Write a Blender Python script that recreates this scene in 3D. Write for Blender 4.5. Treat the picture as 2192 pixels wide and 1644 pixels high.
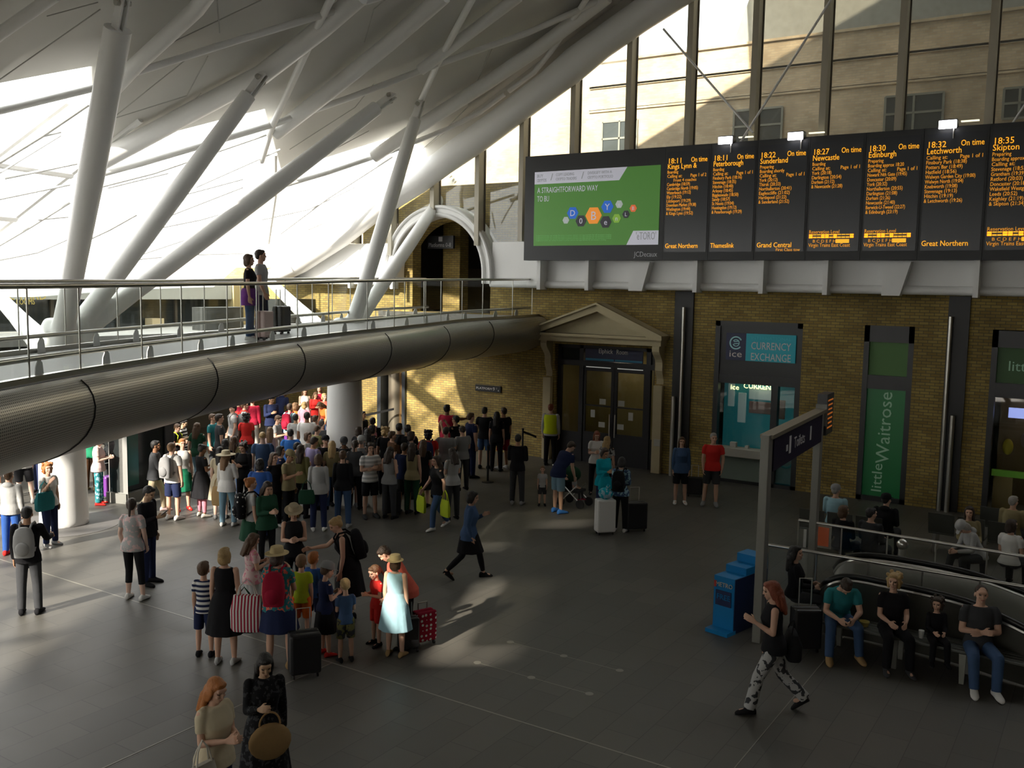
import bpy, bmesh, math, random
from mathutils import Vector, Matrix
for o in list(bpy.data.objects): bpy.data.objects.remove(o)
SC = bpy.context.scene
COL = SC.collection
R = math.radians
# ---------------------------------------------------------------- camera
HC = 5.32; FPX = 2020.0; D = 25.2          # eye height, focal length in pixels of a 2192 wide frame, distance of the brick wall
CX = Vector((0.83888, 0.54402, 0.0175)); CU = Vector((-0.0700, 0.0759, 0.99465)); CF = Vector((-0.53976, 0.83562, -0.10184))
CX.normalize(); CF = (CF - CX*CF.dot(CX)).normalized(); CU = CX.cross(CF).normalized()
cam_data = bpy.data.cameras.new('camera'); cam = bpy.data.objects.new('camera', cam_data); COL.objects.link(cam)
M4 = Matrix((CX, CU, -CF)).transposed().to_4x4(); M4.translation = Vector((0, 0, HC)); cam.matrix_world = M4
cam_data.sensor_width = 36; cam_data.lens = FPX/2192*36; cam_data.clip_start = .1; cam_data.clip_end = 400
SC.camera = cam
# ---------------------------------------------------------------- world, sun, exposure
wd = bpy.data.worlds.new('sky'); SC.world = wd; wd.use_nodes = True
bgn = wd.node_tree.nodes['Background']; bgn.inputs[0].default_value = (.93, .97, 1, 1); bgn.inputs[1].default_value = 3.5
sl = bpy.data.lights.new('sun', 'SUN'); sl.energy = 26; sl.angle = R(1.3); sl.color = (1, .9, .76)
sun = bpy.data.objects.new('sun', sl); COL.objects.link(sun)
SUN_DIR = Vector((.04, .87, -.46)).normalized()       # the way the evening light travels
sun.rotation_euler = SUN_DIR.to_track_quat('-Z', 'Y').to_euler(); sun.location = (-10, -60, 50)
SC.view_settings.view_transform = 'Standard'; SC.view_settings.look = 'None'; SC.view_settings.gamma = 1
SC.view_settings.use_curve_mapping = False; SC.view_settings.exposure = 0.0
SC.cycles.use_denoising = True; SC.cycles.max_bounces = 7; SC.cycles.diffuse_bounces = 4; SC.cycles.transparent_max_bounces = 12
SC.cycles.sample_clamp_indirect = 6; SC.cycles.caustics_reflective = False; SC.cycles.caustics_refractive = False
# ---------------------------------------------------------------- where things are: rays of the view met with real planes
def ray(x, y): return CF + CX*((x-1096)/FPX) - CU*((y-822)/FPX)
def G(x, y, z=0.0):
    d = ray(x, y); return Vector((0, 0, HC)) + d*((z-HC)/d.z)
def WY(x, y, Y=D):
    d = ray(x, y); return Vector((0, 0, HC)) + d*(Y/d.y)
def WX(x, y, X):
    d = ray(x, y); return Vector((0, 0, HC)) + d*(X/d.x)
RCX, RCY, RR = 28.0, 25.0, 54.0
def roof_z(x, y):
    s = RR - math.hypot(x-RCX, y-RCY); return 5.8 + .58*s - (.003*s*s if s > 0 else 0)
def SR(px, py, dz=0.0):
    d = ray(px, py); t = 1.0
    while t < 90:
        q = Vector((0, 0, HC)) + d*t
        if q.z > roof_z(q.x, q.y) + dz: return q
        t += .03
    return Vector((0, 0, HC)) + d*60
# ---------------------------------------------------------------- materials
MC = {}
def newmat(name):
    m = bpy.data.materials.new(name); m.use_nodes = True; nt = m.node_tree; return m, nt, nt.nodes['Principled BSDF']
def mat(name, col, rough=.6, metal=0, emis=0, bump=0, bscale=30, var=0, vscale=4, spec=None):
    if name in MC: return MC[name]
    m, nt, p = newmat(name); N = nt.nodes; L = nt.links
    p.inputs['Base Color'].default_value = (*col, 1); p.inputs['Roughness'].default_value = rough; p.inputs['Metallic'].default_value = metal
    if spec is not None: p.inputs['Specular IOR Level'].default_value = spec
    if emis: p.inputs['Emission Color'].default_value = (*col, 1); p.inputs['Emission Strength'].default_value = emis
    tc = N.new('ShaderNodeTexCoord')
    if var:
        n = N.new('ShaderNodeTexNoise'); n.inputs['Scale'].default_value = vscale; n.inputs['Detail'].default_value = 4; L.new(tc.outputs['Object'], n.inputs['Vector'])
        r = N.new('ShaderNodeMapRange'); r.inputs[3].default_value = 1-var; r.inputs[4].default_value = 1+var; L.new(n.outputs[0], r.inputs[0])
        v = N.new('ShaderNodeVectorMath'); v.operation = 'SCALE'; v.inputs[0].default_value = col; L.new(r.outputs[0], v.inputs[3]); L.new(v.outputs[0], p.inputs['Base Color'])
    if bump:
        n = N.new('ShaderNodeTexNoise'); n.inputs['Scale'].default_value = bscale; n.inputs['Detail'].default_value = 3; L.new(tc.outputs['Object'], n.inputs['Vector'])
        b = N.new('ShaderNodeBump'); b.inputs['Strength'].default_value = bump; b.inputs['Distance'].default_value = .02; L.new(n.outputs[0], b.inputs['Height']); L.new(b.outputs[0], p.inputs['Normal'])
    MC[name] = m; return m
def glass_mat(name, tint=(.9, .95, .93), refl=.08, dirt=0.0):
    if name in MC: return MC[name]
    m, nt, p = newmat(name); N = nt.nodes; L = nt.links; N.remove(p)
    out = N['Material Output']; t = N.new('ShaderNodeBsdfTransparent'); t.inputs[0].default_value = (*tint, 1)
    g = N.new('ShaderNodeBsdfGlossy'); g.inputs['Roughness'].default_value = .02; fr = N.new('ShaderNodeLayerWeight'); fr.inputs[0].default_value = .5; pw = N.new('ShaderNodeMath'); pw.operation = 'POWER'; pw.inputs[1].default_value = 5; L.new(fr.outputs['Facing'], pw.inputs[0])
    mr = N.new('ShaderNodeMapRange'); mr.inputs[3].default_value = refl; mr.inputs[4].default_value = .8; L.new(pw.outputs[0], mr.inputs[0])
    mx = N.new('ShaderNodeMixShader'); L.new(mr.outputs[0], mx.inputs[0]); L.new(t.outputs[0], mx.inputs[1]); L.new(g.outputs[0], mx.inputs[2])
    last = mx
    if dirt:
        df = N.new('ShaderNodeBsdfTranslucent'); df.inputs[0].default_value = (.9, .9, .88, 1); d2 = N.new('ShaderNodeBsdfDiffuse'); d2.inputs[0].default_value = (.8, .8, .78, 1)
        a = N.new('ShaderNodeMixShader'); a.inputs[0].default_value = .4; L.new(df.outputs[0], a.inputs[1]); L.new(d2.outputs[0], a.inputs[2])
        mx2 = N.new('ShaderNodeMixShader'); mx2.inputs[0].default_value = dirt; L.new(mx.outputs[0], mx2.inputs[1]); L.new(a.outputs[0], mx2.inputs[2]); last = mx2
    L.new(last.outputs[0], out.inputs[0]); MC[name] = m; return m
def brick_mat(name, c1, c2, mortar, w=.225, h=.075, stain=.35, yaxis='Z'):
    m, nt, p = newmat(name); N = nt.nodes; L = nt.links
    tc = N.new('ShaderNodeTexCoord'); sp = N.new('ShaderNodeSeparateXYZ'); L.new(tc.outputs['Object'], sp.inputs[0])
    ad = N.new('ShaderNodeMath'); L.new(sp.outputs[0], ad.inputs[0]); L.new(sp.outputs[1], ad.inputs[1])
    cb = N.new('ShaderNodeCombineXYZ'); L.new(ad.outputs[0], cb.inputs[0]); L.new(sp.outputs[2], cb.inputs[1])
    b = N.new('ShaderNodeTexBrick'); L.new(cb.outputs[0], b.inputs['Vector'])
    for k, v in (('Color1', c1), ('Color2', c2), ('Mortar', mortar)): b.inputs[k].default_value = (*v, 1)
    b.inputs['Scale'].default_value = 1; b.inputs['Brick Width'].default_value = w; b.inputs['Row Height'].default_value = h; b.inputs['Mortar Size'].default_value = .008; b.inputs['Bias'].default_value = -.1
    n = N.new('ShaderNodeTexNoise'); n.inputs['Scale'].default_value = .9; n.inputs['Detail'].default_value = 6; L.new(tc.outputs['Object'], n.inputs['Vector'])
    r = N.new('ShaderNodeMapRange'); r.inputs[1].default_value = .3; r.inputs[2].default_value = .7; r.inputs[3].default_value = 1-stain; r.inputs[4].default_value = 1.2; L.new(n.outputs[0], r.inputs[0])
    v = N.new('ShaderNodeVectorMath'); v.operation = 'SCALE'; L.new(b.outputs[0], v.inputs[0]); L.new(r.outputs[0], v.inputs[3]); L.new(v.outputs[0], p.inputs['Base Color'])
    bp = N.new('ShaderNodeBump'); bp.inputs['Strength'].default_value = .5; bp.inputs['Distance'].default_value = .01; bp.invert = True; L.new(b.outputs[1], bp.inputs['Height']); L.new(bp.outputs[0], p.inputs['Normal'])
    p.inputs['Roughness'].default_value = .85; MC[name] = m; return m
# ---------------------------------------------------------------- mesh helpers
class MB:
    """collects shapes and links them as ONE mesh object"""
    def __init__(s): s.v = []; s.f = []
    def add(s, vs, fs):
        k = len(s.v); s.v += [tuple(v) for v in vs]; s.f += [tuple(i+k for i in f) for f in fs]; return s
    def box(s, a, b):
        (x0, y0, z0), (x1, y1, z1) = a, b
        return s.add([(x0,y0,z0),(x1,y0,z0),(x1,y1,z0),(x0,y1,z0),(x0,y0,z1),(x1,y0,z1),(x1,y1,z1),(x0,y1,z1)], [(0,3,2,1),(4,5,6,7),(0,1,5,4),(1,2,6,5),(2,3,7,6),(3,0,4,7)])
    def obox(s, c, ux, uy, uz):
        c = Vector(c); ux = Vector(ux); uy = Vector(uy); uz = Vector(uz)
        P = [c+ux*a+uy*b+uz*d for d in (-1, 1) for a, b in ((-1,-1),(1,-1),(1,1),(-1,1))]
        return s.add(P, [(0,3,2,1),(4,5,6,7),(0,1,5,4),(1,2,6,5),(2,3,7,6),(3,0,4,7)])
    def tube(s, pts, r, n=12, cap=True):
        pts = [Vector(p) for p in pts]; rs = r if isinstance(r, (list, tuple)) else [r]*len(pts)
        up = None; rings = []
        for i, p in enumerate(pts):
            t = (pts[min(i+1, len(pts)-1)]-pts[max(i-1, 0)]).normalized()
            if up is None: up = Vector((0,0,1)) if abs(t.z) < .9 else Vector((0,1,0))
            a = t.cross(up).normalized(); b = a.cross(t).normalized(); up = b
            rings.append([p+a*math.cos(2*math.pi*k/n)*rs[i]+b*math.sin(2*math.pi*k/n)*rs[i] for k in range(n)])
        s.loft(rings, cap); return s
    def loft(s, rings, cap=True):
        n = len(rings[0]); k = len(s.v); s.v += [tuple(v) for ring in rings for v in ring]
        for i in range(len(rings)-1):
            for j in range(n):
                j2 = (j+1) % n; s.f.append((k+i*n+j, k+i*n+j2, k+(i+1)*n+j2, k+(i+1)*n+j))
        if cap: s.f.append(tuple(k+j for j in reversed(range(n)))); s.f.append(tuple(k+(len(rings)-1)*n+j for j in range(n)))
        return s
    def lathe(s, c, prof, n=24):
        c = Vector(c); return s.loft([[c+Vector((r*math.cos(2*math.pi*j/n), r*math.sin(2*math.pi*j/n), z)) for j in range(n)] for r, z in prof])
    def prism(s, poly, d):
        """poly: 3-D points, d: extrusion vector"""
        poly = [Vector(p) for p in poly]; d = Vector(d); n = len(poly)
        return s.add(poly+[p+d for p in poly], [tuple(range(n)), tuple(reversed(range(n, 2*n)))]+[(i, i+n, (i+1) % n+n, (i+1) % n) for i in range(n)])
    def ell(s, c, r, rot=None, n=14, m=9):
        c = Vector(c); rings = []
        for i in range(1, m):
            th = math.pi*i/m
            rings.append([Vector((r[0]*math.sin(th)*math.cos(2*math.pi*j/n), r[1]*math.sin(th)*math.sin(2*math.pi*j/n), -r[2]*math.cos(th))) for j in range(n)])
        if rot is not None: rings = [[rot@q for q in ring] for ring in rings]
        k = len(s.v); s.loft([[q+c for q in ring] for ring in rings], False)
        lo = Vector((0,0,-r[2])); hi = Vector((0,0,r[2]))
        if rot is not None: lo = rot@lo; hi = rot@hi
        s.v += [tuple(c+lo), tuple(c+hi)]; a = len(s.v)-2
        for j in range(n): s.f.append((a, k+(j+1) % n, k+j)); s.f.append((a+1, k+(m-2)*n+j, k+(m-2)*n+(j+1) % n))
        return s
    def mesh(s, name, m=None, smooth=False):
        me = bpy.data.meshes.new(name); me.from_pydata(s.v, [], s.f)
        bm = bmesh.new(); bm.from_mesh(me); bmesh.ops.recalc_face_normals(bm, faces=bm.faces); bm.to_mesh(me); bm.free()
        if m: me.materials.append(m)
        if smooth:
            for p in me.polygons: p.use_smooth = True
            if smooth != 'all':
                try: me.set_sharp_from_angle(angle=R(40))
                except Exception: pass
        return me
    def build(s, name, m, parent=None, smooth=False, bevel=0):
        o = bpy.data.objects.new(name, s.mesh(name, m, smooth)); COL.objects.link(o)
        if parent is not None: o.parent = parent; o.matrix_parent_inverse = parent.matrix_basis.inverted()
        if bevel:
            b = o.modifiers.new('bevel', 'BEVEL'); b.width = bevel; b.segments = 2; b.limit_method = 'ANGLE'
        return o
def tag(o, label=None, cat=None, group=None, kind=None):
    if label: o['label'] = label
    if cat: o['category'] = cat
    if group: o['group'] = group
    if kind: o['kind'] = kind
    return o
def struct(o): o['kind'] = 'structure'; return o
def empty(name, loc, label, cat, group=None, rz=0):
    o = bpy.data.objects.new(name, None); COL.objects.link(o); o.location = loc; o.rotation_euler = (0, 0, rz); o.empty_display_size = .2
    return tag(o, label, cat, group)
def text(body, name, m, loc, size, parent=None, ax=Vector((1,0,0)), up=Vector((0,0,1)), align='LEFT', ext=.004, sx=1.0, spacing=1.0, off=0.0, width=None):
    cu = bpy.data.curves.new(name, 'FONT'); cu.body = body; cu.size = size; cu.align_x = align; cu.extrude = ext; cu.space_line = spacing; cu.offset = off; cu.resolution_u = 2
    t = bpy.data.objects.new(name, cu); COL.objects.link(t)
    dg = bpy.context.evaluated_depsgraph_get(); me = bpy.data.meshes.new_from_object(t.evaluated_get(dg)); bpy.data.objects.remove(t)
    me.materials.clear(); me.materials.append(m)
    if width and len(me.vertices):
        xs = [v.co.x for v in me.vertices]; sx = width/(max(xs)-min(xs))
    ax = Vector(ax).normalized(); up = Vector(up).normalized(); nz = ax.cross(up)
    mm = Matrix((ax, up, nz)).transposed().to_4x4(); mm.translation = Vector(loc)
    me.transform(mm @ Matrix.Diagonal((sx, 1, 1, 1)))
    o = bpy.data.objects.new(name, me); COL.objects.link(o)
    if parent is not None: o.parent = parent; o.matrix_parent_inverse = parent.matrix_basis.inverted()
    return o
# common materials
M_white = mat('white_steel_paint', (.86, .86, .84), .38, var=.03, vscale=2)
M_ceil = mat('pale_grey_ceiling_panel', (.62, .61, .57), .7, var=.04, vscale=1.2)
M_steel = mat('brushed_steel', (.55, .54, .50), .3, 1)
M_dark = mat('dark_painted_metal', (.03, .032, .035), .4)
M_black = mat('black_plastic', (.012, .012, .013), .45)
M_bronze = mat('beige_mullion_paint', (.50, .46, .36), .45)
M_brick = brick_mat('yellow_stock_brick', (.42, .305, .085), (.27, .18, .05), (.15, .125, .07))
M_brickU = brick_mat('upper_brown_brick', (.62, .49, .34), (.52, .39, .26), (.50, .42, .32), stain=.3)
M_glass = glass_mat('clear_glass', (.975, .99, .985), .025)
M_glassW = glass_mat('concourse_window_glass', (.95, .97, .95), .05, .05)
M_roofglass = glass_mat('frosted_roof_glazing', (.95, .97, 1), .04, .55)
M_stone = mat('cream_stone', (.52, .44, .27), .7, bump=.2, bscale=14, var=.12, vscale=3)
M_slate = mat('grey_slate', (.30, .30, .28), .7, var=.2, vscale=6)
# ================================================================ floor
def floor_mat():
    m, nt, p = newmat('dark_slate_floor_slabs'); N = nt.nodes; L = nt.links
    tc = N.new('ShaderNodeTexCoord'); mp = N.new('ShaderNodeMapping'); mp.inputs['Rotation'].default_value = (0, 0, R(90)); L.new(tc.outputs['Object'], mp.inputs[0])
    b = N.new('ShaderNodeTexBrick'); L.new(mp.outputs[0], b.inputs['Vector'])
    for k, v in (('Color1', (.112, .106, .092)), ('Color2', (.092, .088, .078)), ('Mortar', (.058, .056, .05))): b.inputs[k].default_value = (*v, 1)
    b.inputs['Scale'].default_value = 1; b.inputs['Brick Width'].default_value = .9; b.inputs['Row Height'].default_value = .45; b.inputs['Mortar Size'].default_value = .005; b.inputs['Bias'].default_value = 0
    n = N.new('ShaderNodeTexNoise'); n.inputs['Scale'].default_value = 1.7; n.inputs['Detail'].default_value = 8; L.new(tc.outputs['Object'], n.inputs['Vector'])
    r = N.new('ShaderNodeMapRange'); r.inputs[3].default_value = .8; r.inputs[4].default_value = 1.2; L.new(n.outputs[0], r.inputs[0])
    v = N.new('ShaderNodeVectorMath'); v.operation = 'SCALE'; L.new(b.outputs[0], v.inputs[0]); L.new(r.outputs[0], v.inputs[3]); L.new(v.outputs[0], p.inputs['Base Color'])
    r2 = N.new('ShaderNodeMapRange'); r2.inputs[3].default_value = .38; r2.inputs[4].default_value = .55; L.new(n.outputs[0], r2.inputs[0]); L.new(r2.outputs[0], p.inputs['Roughness'])
    p.inputs['Specular IOR Level'].default_value = .4
    return m
M_floor = floor_mat()
struct(MB().box((-90, -30, -.3), (16, D+9, 0)).build('floor', M_floor))
M_inlay = mat('pale_metal_inlay', (.26, .25, .21), .4, .2)
def strip(a, b, w, name='trim_1'):
    a = Vector(a); b = Vector(b); d = (b-a).normalized(); n = Vector((-d.y, d.x, 0))*w/2
    return struct(MB().prism([a+n, a-n, b-n, b+n], (0, 0, .003)).build(name, M_inlay))
Lz = lambda x, y: G(x, y, 0)
yb = (Lz(0, 1200).y+Lz(1434, 1642).y+Lz(823, 1452).y)/3
strip((-30, yb, 0), (-2, yb, 0), .022, 'trim_1')
xa = (Lz(1575, 1637).x+Lz(1744, 1441).x)/2; strip((xa, 2, 0), (xa, 19, 0), .012, 'trim_2')
xc = (Lz(223, 1644).x+Lz(413, 1555).x)/2; strip((xc, 1, 0), (xc, yb, 0), .02, 'trim_3')
yy1 = (Lz(1094, 1374).y+Lz(1206, 1405).y+Lz(1326, 1436).y)/3; yy2 = (Lz(1023, 1418).y+Lz(1137, 1451).y+Lz(1261, 1486).y)/3
k = 0
for yy, pts in ((yy1, ((1094, 1374), (1206, 1405), (1326, 1436))), (yy2, ((1023, 1418), (1137, 1451), (1261, 1486)))):
    xs = [Lz(*q).x for q in pts]; strip((xs[0], yy, 0), (xs[-1], yy, 0), .01, 'trim_%d' % (4+(yy == yy2)))
    for i, x in enumerate(xs):
        row = 'farther' if yy == yy1 else 'nearer'; pos = ('left end', 'middle', 'right end')[i]
        o = MB().lathe((x, yy, 0), [(.055, 0), (.055, .004), (.045, .006), (.001, .006)]).build('floor_stud', M_inlay)
        tag(o, 'small round metal stud in the floor, %s of the %s joint line' % (pos, row), 'floor stud', 'metal studs in the dark floor')
# ================================================================ brick wall with its openings
def wall_with_holes(name, x0, x1, z0, z1, holes, Y, th, m):
    """holes: (xa, xb, za, ztop(x))"""
    xs = {x0, x1}
    for xa, xb, za, f in holes:
        n = 28 if callable(f) else 1
        for i in range(n+1): xs.add(xa+(xb-xa)*i/n)
    xs = sorted(xs); b = MB()
    def zt(f, x): return f(x) if callable(f) else f
    vid = {}
    def V(x, z):
        k = (round(x, 4), round(z, 4))
        if k not in vid: vid[k] = len(b.v); b.v.append((x, Y, z))
        return vid[k]
    for a, c in zip(xs, xs[1:]):
        mid = (a+c)/2; h = [q for q in holes if q[0] < mid < q[1]]
        if not h: b.f.append((V(a, z0), V(c, z0), V(c, z1), V(a, z1)))
        else:
            _, _, za, f = h[0]
            if za > z0: b.f.append((V(a, z0), V(c, z0), V(c, za), V(a, za)))
            b.f.append((V(a, zt(f, a)), V(c, zt(f, c)), V(c, z1), V(a, z1)))
    o = struct(b.build(name, m)); s = o.modifiers.new('thickness', 'SOLIDIFY'); s.thickness = th; s.offset = -1
    me = o.data
    # make every face look toward the camera, then thicken away from it
    bm = bmesh.new(); bm.from_mesh(me)
    for f in bm.faces:
        f.normal_update()
        if f.normal.y > 0: f.normal_flip()
    bm.to_mesh(me); bm.free(); return o
AX0, AX1 = -20.72, -17.02; ACX = (AX0+AX1)/2; AR = (AX1-AX0)/2; AZ = 5.72
def arch(x): return AZ + math.sqrt(max(0, AR*AR-(x-ACX)**2))
WB = D
door_x = (-14.72, -11.35); ice_x = (-9.55, -7.13); wai_x = (-5.56, -4.36); sho_x = (-2.62, .3)
wall_with_holes('wall_front_left', -30, -22.6, 0, 5.9, [], WB, .45, M_brick)
wall_with_holes('wall_front', -22.6, 6, 0, 8.6, [(AX0+.35, AX1-.15, 4.45, lambda x: arch(x)-.1), (*door_x, 0, 3.62), (*ice_x, 0, 4.5), (*wai_x, 0, 4.52), (*sho_x, 0, 4.5),
    (-21.85, -20.6, 0, 2.9)], WB, .45, M_brick)
# upper brick wall behind the glazing, with its ledges, slate band and windows
YU = D+4.2; YK = YU+.5
def zu(px, py): return WY(px, py, YU).z
z_cor = zu(1960, 112); z_slate = zu(1960, 47)
struct(MB().prism([(-28.2, YU, 6.05), (-21.9, YU, 6.05), (-21.9, YU, 8.5), (-15.4, YU, 8.5), (-15.4, YU, 6.05), (10, YU, 6.05), (10, YU, z_slate), (-16.2, YU, z_slate), (-16.3, YU, min(z_slate, 13.9)), (-20.8, YU, 11.2), (-25, YU, 9.1), (-28.2, YU, 7.0)], (0, .4, 0)).build('wall_upper', M_brickU))
xw = WY(1648, 60, YU).x
struct(MB().prism([(xw-1.2, YU+.05, z_slate), (10, YU+.05, z_slate), (10, YU+.05, z_slate+5), (xw+.6, YU+.05, z_slate+5)], (0, .45, 0)).build('wall_parapet', M_slate))
lk = MB(); xs_ = [-27+.5*i for i in range(34)]
lk.loft([[(x, D-.6, roof_z(x, D-.6)+.52), (x, YU+.4, roof_z(x, D-.6)+.9), (x, YU+.4, roof_z(x, D-.6)+.94), (x, D-.6, roof_z(x, D-.6)+.56)] for x in xs_]); tag(lk.build('roof_glazing', glass_mat('pale_rooflight_glass', (.85, .85, .83), .04, .05)), 'pale glass strip between the white girder and the old brick wall', 'roof glazing')
struct(MB().box((-10.6, D-.7, 14.7), (9.4, YU+.5, 14.9)).build('unseen_gap_cover', glass_mat('dimming_cover_glass', (.50, .48, .44), .05, .12)))  # unseen cover added over the gap to dim light on the upper wall
for i, z in enumerate((z_slate, z_cor, zu(1460, 217), zu(1460, 167), zu(1750, 193))):
    struct(MB().box((-16.0, YU-.06-.03*(i == 0), z-.04), (10, YU, z+.04)).build('trim_%d' % (10+i), M_brickU))
struct(MB().box((-31, WB+.45, 5.9), (-21.9, YK, 6.05)).box((-15.4, WB+.45, 5.9), (10, YK, 6.05)).build('trim_16', M_slate))
struct(MB().box((-21.9, WB+.45, 8.4), (-15.4, YU+.2, 8.5)).build('trim_17', M_slate))
k = 1
for (a, b_, c, d_) in ((1290, 262, 1362, 330), (1572, 238, 1672, 300), (1896, 208, 2016, 275), (2150, 190, 2215, 250)):
    p = WY(a, b_, YU-.03); q = WY(c, d_, YU-.03)
    w = empty('window_%d' % k, (p.x, YU, q.z), None, None); w['kind'] = 'structure'
    MB().box((p.x, YU-.03, q.z), (q.x, YU+.01, p.z)).build('pane', mat('dark_window_glass', (.05, .06, .065), .1), w)
    fr = MB()
    for x in (p.x, (p.x+q.x)/2, q.x): fr.box((x-.03, YU-.06, q.z), (x+.03, YU-.03, p.z))
    for z in (q.z, (p.z+q.z)/2, p.z): fr.box((p.x, YU-.06, z-.03), (q.x, YU-.03, z+.03))
    fr.build('frame', mat('grey_window_frame', (.25, .25, .22), .5), w); k += 1
# the rest of the hall that closes it behind and beside the camera
M_hall = mat('dark_hall_wall', (.14, .11, .07), .8, var=.2)
struct(MB().box((9, -30, 0), (9.4, D, 22)).build('wall_right', M_hall))
struct(MB().box((-31, YK, 0), (10, YK+.3, 6)).build('wall_rooms_back', M_hall))
struct(MB().box((-31, D+.45, 0), (-30.6, YK, 6)).build('wall_rooms_left', M_hall)); struct(MB().box((9.4, D, 0), (10, YK+.3, 9)).build('wall_rooms_right', M_hall))
# the curved outer wall of the hall, left of the picture
def perim(y): return RCX - math.sqrt(max(1, (RR+1.5)**2-(y-RCY)**2))
P = [(perim(-28+i*2.0)-.3, -28+i*2.0) for i in range(21)]
M_outer = mat('pale_outer_wall', (.42, .41, .38), .8)
struct(MB().loft([[(x, y, 0), (x-.3, y, 0), (x-.3, y, 5.0), (x, y, 5.0)] for x, y in P]).build('wall_outer', M_outer))
# ================================================================ roof
def zig():
    B = [((0, 205), (200, 167)), ((205, 350), (568, 254)), ((604, 386), (842, 310))]
    L = []
    for a, b in B: L.append((SR(*a), SR(*b)))
    return L
ZZ = zig()
ZG = lambda y: 0
def perim(y): return RCX - math.sqrt(max(1, (RR+1.5)**2-(y-RCY)**2))
ys = []; xb = []
y = -28.0
a0 = ZZ[0][0]; 
while y < a0.y-.2: ys.append(y); xb.append(min(perim(y)+4.4, 8.5)); y += 1.5
for a, b in ZZ:
    for i in range(7):
        t = i/6; q = a.lerp(b, t); 
        if ys and q.y < ys[-1]: q.y = ys[-1]+.001
        ys.append(q.y); xb.append(q.x)
ys.append(D-.6); xb.append(xb[-1]-.2)
NX = 26; XR = 9.2
b = MB(); rows = []
for yv, x0 in zip(ys, xb):
    rows.append([(x0+(XR-x0)*i/NX, yv, roof_z(x0+(XR-x0)*i/NX, yv)+.25) for i in range(NX+1)])
for row in rows: b.v += row
# openings added in the opaque shell, unseen, to throw sun patches on the floor
SUN_HOLES = set(); skg = MB()
for px, py in ((960, 1390), (1030, 1375), (1100, 1303), (1040, 1328), (1140, 1118), (1060, 1122), (1050, 1152), (955, 1318)):
    q = G(px, py); t_ = 0
    while q.z < roof_z(q.x, q.y)+.25 and t_ < 900: q = q-SUN_DIR*.05; t_ += 1
    best = min(((j, i) for j in range(len(rows)-1) for i in range(NX)), key=lambda c: (Vector(rows[c[0]][c[1]]).lerp(Vector(rows[c[0]+1][c[1]+1]), .5)-q).length)
    SUN_HOLES.add(best)
for j, i in SUN_HOLES:
    u = Vector((0, 0, .3)); skg.prism([Vector(rows[j][i])+u, Vector(rows[j][i+1])+u, Vector(rows[j+1][i+1])+u, Vector(rows[j+1][i])+u], (0, 0, .02))
struct(skg.build('window_20', glass_mat('sun_opening_glass', (.24, .24, .22), .04)))
for j in range(len(rows)-1):
    for i in range(NX):
        if (j, i) not in SUN_HOLES: b.f.append((j*(NX+1)+i, j*(NX+1)+i+1, (j+1)*(NX+1)+i+1, (j+1)*(NX+1)+i))
o = struct(b.build('ceiling', M_ceil, smooth='all')); s = o.modifiers.new('t', 'SOLIDIFY'); s.thickness = .25; s.offset = 1
eb = MB(); xs_ = [-26+.5*i for i in range(70)]
eb.loft([[(x, D-.62, roof_z(x, D-.6)+.5), (x, D-.56, roof_z(x, D-.6)+.5), (x, D-.56, roof_z(x, D-.6)-.35), (x, D-.62, roof_z(x, D-.6)-.35)] for x in xs_]); struct(eb.build('ceiling_edge', M_ceil))
# shade a wider eave: glazed outer ring of the roof
b = MB(); rows = []; y = 0.0
ysg = [-28+i*1.5 for i in range(36)]
for yv in ysg:
    x0 = perim(yv)-1.0; j = min(range(len(ys)), key=lambda q: abs(ys[q]-yv)); x1 = max(xb[max(0, j-3):j+4])+.2
    rows.append([(x0+(x1-x0)*i/8, yv, roof_z(x0+(x1-x0)*i/8, yv)+.42) for i in range(9)])
rows = [r for r in rows if r[0][1] < D-.8]
for row in rows: b.v += row
for j in range(len(rows)-1):
    for i in range(8): b.f.append((j*9+i, j*9+i+1, (j+1)*9+i+1, (j+1)*9+i))
tag(b.build('roof_glazing', M_roofglass, smooth='all'), 'frosted glass outer band of the roof above the slanted white columns', 'roof glazing')
# outer ring ribs carried on unseen past the left edge, added to dapple sunlight
rg = empty('roof_rib_ring', (-20, -5, 7), 'unseen white ribs added to the glazed outer roof ring beside the viewpoint', 'roof structure')
for i in range(17):
    th = math.atan2(1, 0)*0+R(193+i*2.6); c_, s_ = math.cos(th), math.sin(th)
    P = [(RCX+(RR+1.2-k)*c_, RCY+(RR+1.2-k)*s_) for k in (0, 2, 4, 6.5)]
    MB().tube([(x, y, roof_z(x, y)+.25) for x, y in P], .09, 8).build('rib', M_white, rg, smooth=True)
for k in (.5, 2.6, 4.4):
    P = [(RCX+(RR+1.2-k)*math.cos(R(193+i*1.3)), RCY+(RR+1.2-k)*math.sin(R(193+i*1.3))) for i in range(34)]
    MB().tube([(x, y, roof_z(x, y)+.2) for x, y in P], .10, 8).build('purlin', M_white, rg, smooth=True)
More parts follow.
